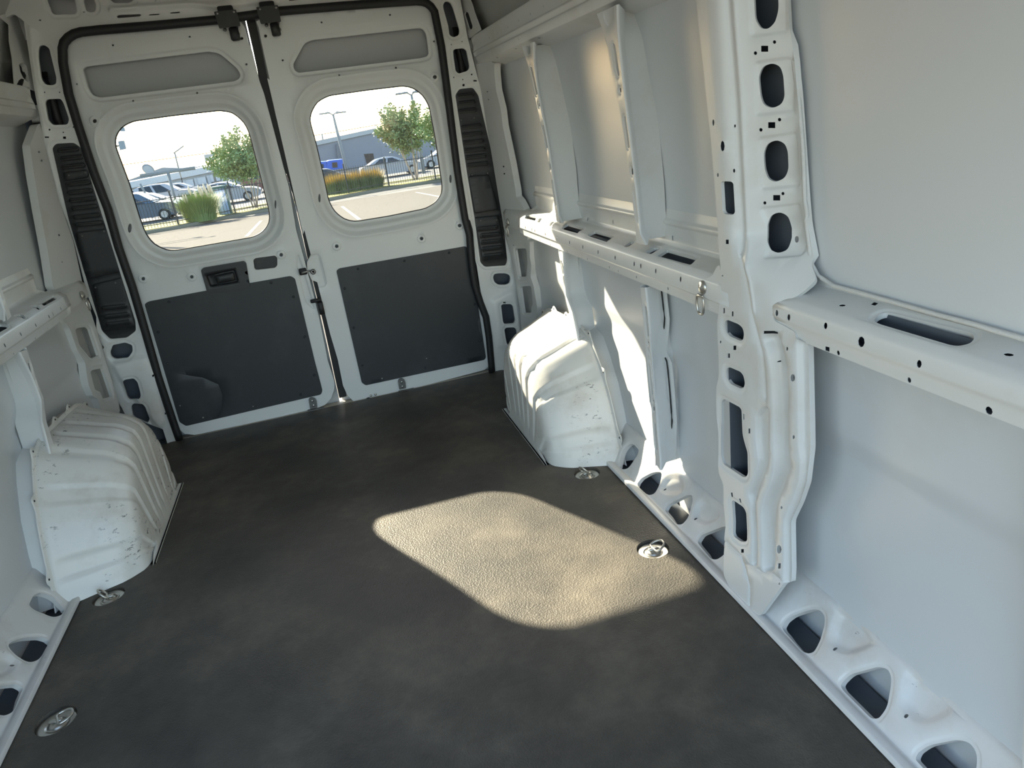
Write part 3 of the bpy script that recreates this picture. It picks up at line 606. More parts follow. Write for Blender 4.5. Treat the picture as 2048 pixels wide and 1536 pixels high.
d1, w1 = door('door_1', 's ' + tl + ' 470,35 Q 720,350 830,500 900,800 950,880 1100,1489 s 528,187 578,375 R 225,0 340,420 420,720 480,950 540,1200 610,1536 T 650,0 745,310 740,400 700,520 620,610 500,660 0,775 s 470,853 390,870 370,868 360,860',
      'O 45,420 50,350 100,260 210,200 600,145 1060,95 1180,115 1290,210 1340,310 1440,700 1535,1080 1535,1180 1470,1270 1380,1320 1000,1385 620,1450 540,1445 420,1390 340,1290 280,1130 180,800 60,480',
      'A 527,440 545,425 700,405 1330,328 1400,340 1440,370 1520,440 1540,480 1530,505 1500,520 640,625 590,610 560,560', 's 289,608 297,603 415,581 581,552 590,557 629,720 645,781 642,789 560,808 372,852 359,844',
      'A 723,290,13,13 1214,235,13,13 492,538,13,13 853,646,13,13 1262,595,13,13 1577,412,15,15 1548,246,20,20 608,775,26,26 827,1462,22,60 1762,1310,12,60 E 918,503,24,24 1228,491,24,24 1800,350,24,24', 'A 608,775 E 918,503 1228,491 1800,350',
      'E 1620,385 1635,372 1760,355 1775,370 1775,420 1760,435 1640,448 1628,440', ('R 255,345 235,480 330,900 360,1010 480,1110 440,960 330,560',))
tr = ' '.join('%g,%g' % p for p in SP[ir - 6:ir + 16])
d2, w2 = door('door_2', 's 512,43 ' + ' '.join('%g,%g' % p for p in SP[21:]) + ' F 1530,930 1500,960 T 2048,330 1850,380 1600,430 1450,500 1200,560 1070,588 1000,560 920,480 860,350 790,0 R 700,1450 600,1050 520,730 440,700 380,560 375,450 430,350 340,0 B 340,1500 215,950 110,500 Q 1300,1489 1140,760 1090,500',
      'P 98,400 110,330 170,220 290,155 700,97 1060,55 1160,75 1260,150 1325,260 1390,600 1460,1080 1455,1160 1400,1250 1290,1320 900,1400 560,1455 450,1430 350,1350 290,1240 240,1000 160,650 105,450',
      'B 275,410 330,310 350,275 390,255 1080,178 1110,185 1130,220 1145,340 1135,360 1100,370 310,466 285,450', 'F 553,325 570,310 1380,168 1405,190 1510,880 1500,895 740,1058 715,1040',
      'B 458,143,13,13 896,95,13,13 1178,265,13,13 209,386,13,13 934,434,13,13 571,481,13,13 100,230,20,20 1182,494,26,26 1341,1443,24,24 445,1270,15,58 1287,1145,15,55 F 555,167,24,24 1097,118,24,24 403,330,20,20', 'B 1182,494 1341,1443 F 555,167 1097,118', None, ('R 430,350 520,335 560,370 650,740 620,790 540,800 520,730 440,700 385,560 375,450',))
def fit(mb, name, material, parent, **k): return mb.build(name, material, parent, **k)
for i, (wn, d) in enumerate(((w1, d1), (w2, d2))):
    win = empty('window_%d' % (i + 1), (float(np.mean([p[0] for p in wn])), YG + .01, float(min(p[1] for p in wn))), kind='structure')
    g = offset(wn, .012); mk('glass_pane', [(p[0], YG + .014, p[1]) for p in g], [tuple(range(len(g)))], GLASS, win, smooth=False)
    c = [(p[0], YG + .004, p[1]) for p in dense(wn, .03)]; MB().tube(c, .0045, 6, closed=True, up=(0, 1, 0)).build('gasket', RUBBER, win)
# rubber strip between the doors
c = []
for z in np.linspace(0.02, 1.76, 14): c.append((xatl(z, .034), .045, z))
MB().loft([[(x - .024, .06, z), (x - .022, .03, z), (x + .012, .03, z), (x + .014, .07, z)] for x, y, z in c], closed=True).build('centre_seal', RUBBER, d2, smooth=False)
MB().loft([[(x + .030, YD + .004, z), (x + .012, .035, z), (x + .012, .065, z)] for x, y, z in c]).build('edge_return', DOORM, d2)
# lower covers' rivets, handle, latch, hinge covers
def rivets(d, t, material, r=.006, y=None):
    for p in px(t): MB().lathe(onY(*p, YD - .006), [(r, 0), (r * .9, .003), (r * .4, .0045)], (0, -1, 0), 10).build('rivet', material, d)
rivets(d1, 'E 1082,652 1735,530 1878,620 1012,845 1075,1048 1950,875 2010,1120 1925,1245', BOARD); rivets(d1, 'E 1620,1320 1152,1316 1300,1392', BOLT, .004)
rivets(d2, 'F 692,313 988,262 1275,210 606,438 664,690 720,932 1123,945 1437,540 1472,775 1393,890', BOARD); rivets(d2, 'F 845,1014 1130,886', BOLT, .004)
mk('latch_cover', [(p[0], .03, p[1]) for p in offset(yq('E 1620,385 1635,372 1760,355 1775,370 1775,420 1760,435 1640,448 1628,440', YD), .01)], [tuple(range(len(offset(yq('E 1620,385 1635,372 1760,355 1775,370 1775,420 1760,435 1640,448 1628,440', YD), .01))))], BLACK, d1, smooth=False)
sheet('door_handle', BLACK, ysurf(YD - .016), (0, -1, 0), yq('E 1285,450 1300,435 1560,392 1575,405 1600,560 1560,580 1350,600 1325,590', YD - .016, .01), rel=[Plateau(yq('E 1325,482 1500,442 1525,520 1350,548', YD, .006), -.014, .006), Plateau(yq('E 1380,485 1495,460 1505,510 1395,535', YD, .006), .010, .005)],
      parent=d1, grid=.02, olip=.016)
for d, t, bt, br in ((d1, 'Q 260,220 670,180 755,480 360,530', 'Q 465,555 680,515 710,630', 'Q 425,520 730,490 750,640 700,655 660,560 640,600 540,600 460,605'), (d2, 'Q 1045,135 1450,95 1510,400 1130,445', 'Q 1240,470 1450,435 1480,550', 'Q 1200,440 1480,410 1515,570 1460,590 1420,520 1300,520 1215,500')):
    Pp = yq(t, -.055, .004)
    MB().loft([[(p[0], -.050, p[1]) for p in Pp], [(p[0], -.058, p[1]) for p in Pp]], closed=True, caps=True).build('hinge_cover', BLACK, d, smooth=False)
    lo_ = min(p[1] for p in Pp); cx = float(np.mean([p[0] for p in Pp]))
    Bp = yq(br, -.012, .003); MB().loft([[(p[0], -.004, p[1]) for p in Bp], [(p[0], -.012, p[1]) for p in Bp]], closed=True, caps=True).build('hinge_plate', mat('bright_plate', (.75, .74, .71), .4), d, smooth=False)
    MB().box((cx + .012, -.028, lo_ - .022), (.036, .03, .05), bev=.005).build('latch_body', BLACK, d)
    MB().box((cx, -.03, lo_ + .05), (.06, .05, .06), bev=.004).build('hinge_arm', BLACK, d)
    for p in px(bt): MB().lathe(onY(*p, -.013), [(.0075, 0), (.0075, .002), (.005, .003), (.005, .005)], (0, -1, 0), 12).build('bolt', BOLT, d)
    for p in px('Q 320,250 630,220' if d is d1 else 'Q 1115,170 1415,140'): MB().lathe(onY(*p, -.058), [(.005, 0), (.004, .003)], (0, -1, 0), 10).build('screw', BOLT, d)
# mid latch
a = onY(*px('R 320,580')[0], -.002); MB().box(a, (.034, .02, .030), bev=.003).build('striker_pocket', RUBBER, d1)
a = onY(*px('R 340,595')[0], -.012); MB().tube([a + np.array(q) for q in ((-.012, 0, 0), (-.006, -.006, .002), (.012, -.006, .004), (.026, .0, .004))], .004, 8).build('striker_loop', BOLT, d1)
MB().lathe(onY(*px('R 462,582')[0], YD - .004), [(.013, 0), (.013, .003), (.009, .004), (.009, .006), (.005, .006), (.0045, .0)], (0, -1, 0), 16).build('striker_bolt', BOLT, d2)
a = onY(*px('R 500,985')[0], -.012); MB().box(a, (.050, .02, .016), bev=.003).build('door_stop', RUBBER, d2)
a = onY(*px('R 575,1090')[0], -.008); MB().box(a, (.024, .02, .062), bev=.003).build('door_stop_base', RUBBER, d2)
for d, t, bt, ft in ((d1, 'T 392,545 405,522 440,512 480,525 500,560 512,650 412,672', 'T 440,558 458,618', 'T 375,690 600,645 600,690 390,735'), (d2, 'T 1612,290 1625,262 1660,252 1695,265 1712,300 1722,385 1630,405', 'T 1662,300 1672,360', 'T 1618,430 1830,385 1830,410 1625,460')):
    Bp = yq(t, -.008, .004); MB().loft([[(p[0], -.002, p[1]) for p in Bp], [(p[0], -.010, p[1]) for p in Bp]], closed=True, caps=True).build('catch_bracket', GREYP, d, smooth=False)
    for p in px(bt): MB().lathe(onY(*p, -.011), [(.0065, 0), (.0065, .002), (.004, .004)], (0, -1, 0), 12).build('bolt', BOLT, d)
    Bp = yq(ft, -.012, .002); MB().loft([[(p[0], -.002, p[1]) for p in Bp], [(p[0], -.016, p[1]) for p in Bp]], closed=True, caps=True).build('catch_foot', GREYP, d, smooth=False)
MB().lathe(onY(*px('T 1210,545')[0], -.004), [(.014, 0), (.012, .003), (.006, .003)], (0, -1, 0), 12).build('lower_latch', RUBBER, d2)
for p in px('T 1240,488 1305,470'): MB().lathe(onY(*p, -.004), [(.006, 0), (.006, .002), (.003, .003)], (0, -1, 0), 10).build('bolt', BOLT, d2)

# ------------------------------------------------------------------ wheel arches
def arclerp(P, t):
    P = np.array(P, float); l = np.concatenate([[0], np.cumsum(np.linalg.norm(np.diff(P, axis=0), axis=1))]); q = t * l[-1]
    return np.array([np.interp(q, l, P[:, 0]), np.interp(q, l, P[:, 1])])
def smoothP(P, n=3):
    for _ in range(n): P = [P[0]] + sum([[(.75 * np.array(a) + .25 * np.array(b)), (.25 * np.array(a) + .75 * np.array(b))] for a, b in zip(P[:-1], P[1:])], []) + [P[-1]]
    return P
SO, SS = smoothP(WAY, 1), smoothP(WAS, 2)
BANDS = [(.12, .065), (.37, .06), (.535, .034), (.66, .034), (.78, .03), (.92, .03), (1.17, .05), (1.40, .06)]
def arch(s):
    t0 = empty('wheel_arch', (s * .80, -.90, 0), label=('scuffed white wheel arch box at the left, entirely in shade' if s < 0 else 'white wheel arch box at the right, its rear half in bright sunlight'), cat='wheel arch', group='wheel arch boxes')
    nt_ = 150; L = []; tot = 1.52
    for i in range(nt_ + 1):
        t = i / nt_; O = arclerp(SO, t); S_ = arclerp(SS, t); q = t * tot
        bd = 0.
        for c, w_ in BANDS:
            e = (w_ / 2 + .004 - abs(q - c)) / .008; e = min(1, max(0, e)); bd = max(bd, e * e * (3 - 2 * e))
        yb = -.85 + (S_[0] + .85) * .62
        row = []
        cen = np.array([-.83, .0]); nout = O - cen; nout /= np.linalg.norm(nout)
        for x, k in ((.938, 0.), (.933, .0), (.925, .03), (.91, .09), (.87, .22), (.82, .40), (.77, .56), (.745, .70), (.727, .84), (.714, .95), (.706, 1.04), (.70, 1.13)):
            P = O + (S_ - O) * min(k, 1.); 
            if k > 1: P = P + (np.array([-.85, .0]) - S_) * (k - 1) * .8
            g = 0. if x > .92 else .0065 * bd
            P = P - nout * g * (1 if k < .9 else .3); row.append((s * (x + (g if k > .8 else 0) * .9), P[0], max(P[1], .001)))
        Pl = np.array([row[-1][1], row[-1][2]])
        for k in (.15, .3, .45, .6, .72, .80, .9, 1.):
            fade = max(0, min(1, (.80 - k) / .12)) * bd
            P = Pl + (np.array([yb, .0]) - Pl) * k
            if k == 1.: P = np.array([-1.165 + (t) * .635, .0])
            if k == .9: P = .5 * (np.array([-1.165 + t * .635, .02]) + np.array([yb, .03]))
            row.append((s * (.70 - .010 * k + .006 * fade), P[0], max(P[1], 0.)))
        L.append(row)
    MB().loft(L).build('arch_shell', ARCHM, t0)
    # bottom flange and rear-facing closure
    MB().loft([[(s * .682, y, .006), (s * .682, y, .0), (s * .70, y, .0)] for y in np.linspace(-1.15, -.54, 5)]).build('bottom_lip', ARCHM, t0)
    L = []; N = 110; O2 = [arclerp(SO, i / N) for i in range(N + 1)]
    ears = [.07, .23, .34, .42, .50, .60, .72, .86]
    for i, O in enumerate(O2):
        n_ = O - np.array([-.83, 0.0]); n_ /= np.linalg.norm(n_); e = max([math.exp(-((i / N - c) / .012) ** 4) for c in ears]); r = .012 + .018 * e
        L.append([(s * .938, O[0], max(O[1], .001)), (s * .942, *(O + n_ * .005)), (s * .943, *(O + n_ * r)), (s * .946, *(O + n_ * r))])
    fl = MB().loft(L).build('arch_flange', ARCHM, t0)
    for c in ears:
        O = arclerp(SO, c); n_ = O - np.array([-.83, 0.0]); n_ /= np.linalg.norm(n_); q = O + n_ * .018
        MB().lathe((s * .9425, q[0], q[1]), [(.0035, 0), (.0035, .0015)], (-s, 0, 0), 8).build('flange_hole', DARK, fl)
    return t0
arch(-1); arch(1)

# ------------------------------------------------------------------ black vent panels in the corner pillars
def vent(outline, slots, screws, extra, label, lamp=()):
    t = px(outline); c = onY(*t[0], YP)
    v = empty('vent_panel', (float(np.mean([onY(*p, YP)[0] for p in t])), YP, min(onY(*p, YP)[2] for p in t)), label=label, cat='vent panel', group='black vent panels in the rear pillars')
    H = [yq(s_, YP - .0, .003) for s_ in slots]
    sheet('cover', BLACK, ysurf(YP + .006), (0, -1, 0), yq(outline, YP, .012), H, rel=[Plateau(offset(h, .005), .004, .006) for h in H] + [Plateau(yq(e_, YP, .01), .004, .005) for e_ in extra], parent=v, grid=.03, lip=.010, olip=.012)
    for p in px(screws): MB().lathe(onY(*p, YP + .002), [(.004, 0), (.004, .002), (.002, .0025)], (0, -1, 0), 8).build('screw', GREYP, v)
    q = [onY(*p, YP + .03) for p in t]; mk('backing', [tuple(p) for p in q], [tuple(range(len(q)))], mat('vent_backing', (.10, .10, .095), .7), v, smooth=False)
def hs(c, L):
    out = []
    for x0, x1, y in L:
        k = (x1 - x0) * .055; out.append('%s %g,%g %g,%g %g,%g %g,%g' % (c, x0, y + k - 5, x1, y - k - 5, x1, y - k + 5, x0, y + k + 5))
    return out
vent('V 85,95 110,62 240,55 290,90 680,1330 685,1400 620,1450 500,1460 440,1400 200,600',
     hs('V', [(135, 265, 105), (155, 295, 163), (160, 310, 223), (190, 350, 345), (205, 365, 405), (218, 385, 462), (235, 400, 517), (248, 418, 580), (262, 438, 635), (450, 610, 1230), (465, 625, 1290), (480, 640, 1345)]),
     'V 205,288 325,270 300,722 460,688 395,1090 540,1055', ['V 255,700 490,670 575,975 340,1030 310,980', 'V 375,1070 590,1020 680,1370 460,1400 440,1380', 'V 165,270 340,250 345,300 180,330'], 'black plastic slotted vent panel in the rear pillar to the left of the doors')
vent('s 911,190 919,178 946,175 957,190 1000,375 1015,520 1012,531 970,534 961,525 950,440 935,350',
     hs('B', [(1335, 1425, 610), (1340, 1435, 658), (1340, 1445, 708), (1360, 1475, 810), (1365, 1480, 858), (1370, 1490, 908), (1375, 1500, 958), (1385, 1510, 1003), (1395, 1518, 1052), (1460, 1580, 1460)]) + hs('F', [(1480, 1595, 95), (1485, 1600, 137), (1490, 1605, 180), (1500, 1610, 225)]),
     'B 1352,768 1435,755 1420,1117 1520,1107 1478,1412 1578,1407', ['B 1400,1130 1530,1120 1590,1340 1440,1365', 'B 1437,1395 1590,1380 F 1640,240 1490,260'], 'black plastic slotted vent panel in the rear pillar to the right of the doors')

# ------------------------------------------------------------------ tie-down rings
def dring(c, ang, lean=.2, scale=1., ax=(0, 0, 1)):
    """D-shaped wire loop as points, straight side through c"""
    P = [(-.019, 0), (.019, 0), (.021, .012), (.017, .026), (.008, .035), (-.008, .035), (-.017, .026), (-.021, .012)]
    P = rnd(P, .006, 2); out = []
    for x, y in P:
        q = np.array([x * scale, y * scale * math.cos(lean), y * scale * math.sin(lean)]); ca, sa = math.cos(ang), math.sin(ang)
        out.append(np.array(c) + np.array([ca * q[0] - sa * q[1], sa * q[0] + ca * q[1], q[2]]))
    return out
FL = ['round steel tie-down ring in the floor in front of the left wheel arch, loop raised', 'round steel tie-down ring in the floor before the right wheel arch, loop raised',
      'round steel tie-down ring in the floor at the lower left corner, loop folded flat', 'round steel tie-down ring in the floor at the edge of the sunlit patch']
for (x, y), lb, an, ln in zip(RINGS, FL, (1.9, 2.0, -1.2, -1.5), (1.0, 1.0, .12, .35)):
    t = empty('tie_down_ring', (x, y, -.012), label=lb, cat='tie-down ring', group='tie-down rings set in the floor')
    MB().lathe((x, y, -.012), [(.0465, 0), (.0465, .003), (.040, .002), (.026, -.0005), (.020, .001), (.020, .004), (.012, .006), (.006, .0085), (.002, .0085)], n=28).build('cup', STEEL, t)
    MB().tube(dring((x + .010 * math.cos(an), y, .001), an, ln), .0033, 8, closed=True).build('loop', STEEL, t)
    MB().box((x, y, .0), (.030, .012, .006), bev=.002).build('clip', STEEL, t)
def wall_ring(P, s, lb, sw=0.):
    t = empty('tie_down_ring', tuple(P), label=lb, cat='tie-down ring', group='tie-down rings hanging on the wall rails')
    n = (-s, 0, 0)
    MB().lathe(P, [(.017, 0), (.017, .004), (.013, .007), (.006, .008), (.004, .010)], n, 20).build('boss', STEEL, t)
    a = np.array(P) + np.array([-s * .010, 0, -.012])
    MB().tube([a + np.array([0, q[0] * math.cos(sw) , q[1]]) for q in rnd([(-.014, -.008), (.014, -.008), (.017, -.03), (.010, -.052), (-.010, -.052), (-.017, -.03)], .008, 3)], .003, 8, closed=True, up=(1, 0, 0)).build('loop', STEEL, t)
    MB().box(a + np.array([0, 0, -.006]), (.006, .026, .006), bev=.002).build('clip', STEEL, t)
wall_ring(onX(*px('b 1425,1150')[0], .908), 1, 'steel tie-down ring hanging beside the front end of the right waist rail')
wall_ring(onX(*px('a 266,470')[0], .915), 1, 'steel tie-down ring hanging between the right vent panel and the right waist rail')
wall_ring(onX(*px('e 742,140')[0], -.912), -1, 'steel tie-down ring hanging beside the left vent panel')

#OUTSIDE
# ------------------------------------------------------------------ OUTSIDE: the lot slopes gently away behind the doors
KS = .036
Y2, K2 = 36., .004                       # behind the fence the ground is almost level
def gz(y): return -.55 - KS * y if y < Y2 else -.55 - KS * Y2 - K2 * (y - Y2)
def onG(u, v, up=0.):
    d = ray(u, v); t = (-.55 + up - KS * CC[1] - CC[2]) / (d[2] + KS * d[1]); p = CC + d * t
    if t < 0 or p[1] > Y2: t = (gz(Y2) + K2 * Y2 + up - K2 * CC[1] - CC[2]) / (d[2] + K2 * d[1]); p = CC + d * t
    return p
def op(t): return px(t)
CONC = mat('lot_concrete', (.118, .110, .097), 1., spec=.1, dirt=.5, dscale=.8, dcol=(.104, .097, .085), damt=.8, bump=.2, bscale=60)
GRASS = mat('lawn', (.22, .20, .035), .9, dirt=.45, dscale=3, dcol=(.10, .14, .03), damt=.7)
def groundq(name, pts, z, material, **k):
    V = [(x, y, gz(y) + z) for x, y in pts]; return mk(name, V, [tuple(range(len(V)))], material, smooth=False, **k)
groundq('ground', [(-90, -60), (90, -60), (90, 36), (-90, 36)], 0, CONC, kind='structure')
groundq('ground', [(-90, 36), (90, 36), (90, 150), (-90, 150)], -.002, mat('far_lot', (.12, .118, .11), .9, dirt=.5, dscale=.3, dcol=(.1, .1, .1)), kind='structure')
ga = [onG(*p) for p in px('O 345,1290 650,1240 1180,1130 P 300,1240 900,1125 1440,1045')]
ga = sorted(ga, key=lambda p: p[0])
bk = [(p[0], p[1] + 1.3) for p in ga]
K0 = [(-30, ga[0][1] - 1)] + [(p[0], p[1]) for p in ga] + [(30, ga[-1][1] + 1)]
mb = MB(); mb.loft([[(x, y, gz(y)), (x, y, gz(y) + .14), (x, y + .15, gz(y) + .15), (x, y + 2.0, gz(y) + .15)] for x, y in K0]); mb.build('kerb', mat('kerb_stone', (.16, .15, .11), .8), kind='structure')
mb = MB(); mb.loft([[(x, y + .16, gz(y) + .17), (x, y + 1.8, gz(y) + .17)] for x, y in K0]); mb.build('lawn_strip', GRASS, kind='stuff')
mb = MB(); mb.loft([[(x, y + 5.2, gz(y + 5.2) + .03), (x, y + 7.0, gz(y + 7) + .03)] for x, y in K0]); mb.build('lawn_strip', GRASS, kind='stuff')
LINE = mat('lane_paint', (.26, .25, .21), .7)
for t in ('O 1310,1310 1450,1160', 'P 430,1295 610,1430', 'P 1190,1150 1430,1195'):
    a, b = [onG(*p)[:2] for p in px(t)]; e = b - a; n = np.array([-e[1], e[0]]) / np.linalg.norm(e) * .06
    groundq('lane_line', [a - n, b - n, b + n, a + n], .004, LINE, kind='structure')
# fence
IRON = mat('black_iron', (.025, .028, .03), .5)
KP = sorted([tuple(p[:2]) for p in ga]); 
def fy(x): return float(np.interp(x, [k[0] for k in K0], [k[1] for k in K0])) + .55
fence = empty('iron_fence', (0, fy(0), gz(fy(0))), label='black iron picket fence along the far edge of the lot outside both door windows', cat='fence')
mb = MB(); x = -16.; 
while x < 14:
    y = fy(x); z = gz(y) + .15; mb.box((x, y, z + .72), (.018, .018, 1.40)); x += .135
mb.build('pickets', IRON, fence, kind='stuff', smooth=False)
for h in (.18, 1.28):
    mb = MB(); mb.loft([[(x, fy(x) - .015, gz(fy(x)) + .15 + h), (x, fy(x) + .015, gz(fy(x)) + .15 + h), (x, fy(x) + .015, gz(fy(x)) + .19 + h), (x, fy(x) - .015, gz(fy(x)) + .19 + h)] for x in np.linspace(-16, 14, 61)], closed=True, caps=True); mb.build('rail', IRON, fence, smooth=False)
posts = [onG(*p)[0] for p in px('O 650,1240 1220,1110 310,1290 P 905,1110 505,1190')] + [7.2, 9.8, -12.5, -14.9]
for xx in posts:
    y = fy(xx); MB().box((xx, y, gz(y) + .15 + .80), (.07, .07, 1.6)).box((xx, y, gz(y) + 1.76), (.09, .09, .03)).build('post', IRON, fence, smooth=False)
# blue-grey gate pillar
b = onG(*px('O 1135,1125')[0]); z0 = gz(b[1]); q = onY(*px('O 1000,830')[0], b[1]); q2 = onY(*px('O 1110,820')[0], b[1]); hgt = q[2] - z0
pw = .62
gp_ = empty('gate_pillar', (b[0] - .05, b[1] + .05, z0), label='square pillar with green edges and a pale blue face beside the plumed grass', cat='pillar')
MB().box((b[0] - .05, b[1] + .05, z0 + hgt / 2 - .03), (pw, pw, hgt - .1), bev=.02).build('shaft', mat('green_trim', (.10, .19, .19), .6), gp_)
MB().box((b[0] - .05, b[1] + .05 - pw / 2, z0 + hgt / 2 - .05), (pw * .74, .02, hgt * .88), bev=.005).build('face_panel', mat('pale_blue', (.34, .45, .66), .6), gp_)
MB().box((b[0] - .05, b[1] + .05, z0 + hgt - .04), (pw + .12, pw + .12, .08), bev=.02).build('cap', mat('green_trim_cap', (.12, .2, .19), .6), gp_)

# foliage helpers
def leaves(rng, pts, size, aspect=2.2, up=.0):
    V = []; F = []
    for p in pts:
        d = rng.normal(size=3); d[2] += up; d /= np.linalg.norm(d); e = np.cross(d, rng.normal(size=3)); e /= np.linalg.norm(e) + 1e-9; s_ = size * rng.uniform(.7, 1.3)
        a = p + d * s_ * aspect / 2; b_ = p - d * s_ * aspect / 2; n = len(V); V += [tuple(b_), tuple(p + e * s_ / 2), tuple(a), tuple(p - e * s_ / 2)]; F.append((n, n + 1, n + 2, n + 3))
    return V, F
LEAF = mat('leaf_green', (.19, .28, .11), .6, dirt=.45, dscale=.9, dcol=(.26, .28, .10), damt=.8)
LEAF2 = mat('leaf_autumn', (.22, .29, .12), .6, dirt=.5, dscale=1.2, dcol=(.42, .26, .13), damt=.8)
BARK = mat('pale_bark', (.36, .31, .26), .8)
def tree(base, crown, n, lf, label, seed, sparse=0, stems=5):
    rng = np.random.default_rng(seed); x, y, z = base
    t = empty('tree', base, label=label, cat='tree', group='small multi-stemmed trees by the fence')
    cx, cy, cz, rx, rz = crown
    for k in range(stems):
        a = 2 * math.pi * k / stems + rng.uniform(-.3, .3); tip = np.array([cx + math.cos(a) * rx * .5, y + math.sin(a) * rx * .5, cz + rz * .3 * rng.uniform(-.5, 1)])
        p0 = np.array([x + math.cos(a) * .12, y + math.sin(a) * .12, z]); mid = p0 * .5 + tip * .5 + rng.normal(size=3) * .05
        MB().tube([p0, p0 * .7 + mid * .3 + rng.normal(size=3) * .03, mid, tip], [.045, .04, .032, .012], 6).build('stem', BARK, t)
    pts = []
    nb = 46
    for k in range(nb):
        u = rng.normal(size=3); u /= np.linalg.norm(u); u[2] = abs(u[2]) * rng.choice([1, 1, 1, -.7]); tip = np.array([cx, y, cz]) + u * np.array([rx, rx, rz]) * rng.uniform(.75, 1.12)
        org = np.array([cx, y, cz - rz * .55]); m_ = n // nb
        tt = rng.uniform(.25, 1, m_) ** .8; w_ = .16 * rx * (1.15 - tt)[:, None] + .04; pts.append(org + (tip - org) * tt[:, None] + rng.normal(size=(m_, 3)) * w_)
    V, F = leaves(rng, np.concatenate(pts), .088, 2.0); mk('foliage', V, F, lf, t, smooth=False)
def tree_from(t_base, t_top, t_l, t_r, t_low, n, lf, label, seed, stems=5):
    b = onG(*px(t_base)[0]); z = gz(b[1]) + .15; tp = onY(*px(t_top)[0], b[1]); l = onY(*px(t_l)[0], b[1]); r_ = onY(*px(t_r)[0], b[1]); lw = onY(*px(t_low)[0], b[1])
    tree((b[0], b[1] + .8, z), ((l[0] + r_[0]) / 2, b[1], (tp[2] + lw[2]) / 2, (r_[0] - l[0]) / 2 * 1.2, (tp[2] - lw[2]) / 2 * 1.05), n, lf, label, seed, stems=stems)
tree_from('O 1390,1070', 'O 1230,290', 'O 940,620', 'O 1560,620', 'O 1200,860', 9000, LEAF, 'bushy green tree seen through the left door window beside the blue pillar', 3)
tree_from('P 1210,1050', 'P 1010,230', 'P 830,500', 'P 1340,560', 'P 1100,800', 9000, LEAF2, 'green tree with rusty tinged leaves in the middle of the right door window', 5)
tree_from('P 1620,1040', 'P 1400,260', 'P 1240,520', 'P 1800,520', 'P 1500,760', 6000, LEAF, 'yellow green tree cut off by the right edge of the right door window', 8)
# pampas grass and fountain grass clumps
def clump(cx, cy, z, rx, h, n, material, rng, droop=.6, wd=.012):
    V = []; F = []
    for i in range(n):
        a = rng.uniform(0, 2 * math.pi); r0 = rng.uniform(0, .6) * rx; L_ = h * rng.uniform(.7, 1.05); out = rng.uniform(.1, 1) * rx; p = np.array([cx + math.cos(a) * r0, cy + math.sin(a) * r0 * .6, z]); q = []
        for k in range(5):
            t = k / 4; q.append(p + np.array([math.cos(a) * out * t ** 1.4, math.sin(a) * out * .6 * t ** 1.4, L_ * (t - droop * .5 * (out / rx) * t ** 3)]))
        n0 = len(V); wv = np.array([-math.sin(a), math.cos(a), 0]) * wd
        for k, pp in enumerate(q): V += [tuple(pp - wv * (1 - k / 4.2)), tuple(pp + wv * (1 - k / 4.2))]
        F += [(n0 + 2 * k, n0 + 2 * k + 1, n0 + 2 * k + 3, n0 + 2 * k + 2) for k in range(4)]
    return V, F
rng = np.random.default_rng(11)
b = onG(*px('O 880,1200')[0]); z = gz(b[1]) + .1; tp = onY(*px('O 880,830')[0], b[1] + 1); lft = onY(*px('O 620,1000')[0], b[1] + 1); rgt = onY(*px('O 1060,1000')[0], b[1] + 1)
pg = empty('pampas_grass', (b[0], b[1] + 1, z), label='tall green pampas grass with cream plumes beside the blue pillar', cat='grass')
V, F = clump((lft[0] + rgt[0]) / 2, b[1] + 1.0, z, (rgt[0] - lft[0]) / 2 * 1.15, (tp[2] - z) * .97, 4200, None, rng, .45, .011); mk('blades', V, F, mat('blade_green', (.22, .29, .08), .6, dirt=.45, dscale=1.5, dcol=(.12, .20, .07), damt=.8), pg, smooth=False)
PLUME = mat('plume_cream', (.70, .58, .40), .9)
for t in ('750,830', '810,870', '845,825', '870,835', '895,810', '935,810', '960,820', '700,915', '725,915', '860,860', '915,850'):
    p = onY(*px('O ' + t)[0], b[1] + .6); MB().tube([p + np.array([.02, 0, -.42]), p + np.array([0, 0, -.25]), p + np.array([0, 0, -.1]), p + np.array([0, 0, .05])], [.02, .06, .05, .008], 7).build('plume', PLUME, pg)
b = onG(*px('P 560,1175')[0]); z = gz(b[1]) + .1; tp = onY(*px('P 560,905')[0], b[1] + 1); lft = onY(*px('P 255,1080')[0], b[1] + 1); rgt = onY(*px('P 850,1030')[0], b[1] + 1)
GA = mat('grass_straw', (.48, .34, .08), .7, dirt=.5, dscale=2, dcol=(.34, .30, .08), damt=.8); GB = mat('grass_dark', (.16, .22, .09), .7, dirt=.5, dscale=2, dcol=(.10, .15, .08), damt=.8)
fg = empty('ornamental_grass', ((lft[0] + rgt[0]) / 2, b[1] + 1, z), label='wide mound of orange tipped ornamental grass in the right door window', cat='grass')
c0 = np.array([lft[0], rgt[0]])
for k in range(5):
    cx = c0[0] + (c0[1] - c0[0]) * (k + .7) / 5.4; V, F = clump(cx, b[1] + 1 + .1 * (k % 2), z, .62, (tp[2] - z) * 1.05, 700, None, rng, .55, .014); mk('straw_blades', V, F, GA, fg, smooth=False)
    V, F = clump(cx, b[1] + .8, z, .66, (tp[2] - z) * .70, 800, None, rng, .6, .016); mk('green_blades', V, F, GB, fg, smooth=False)
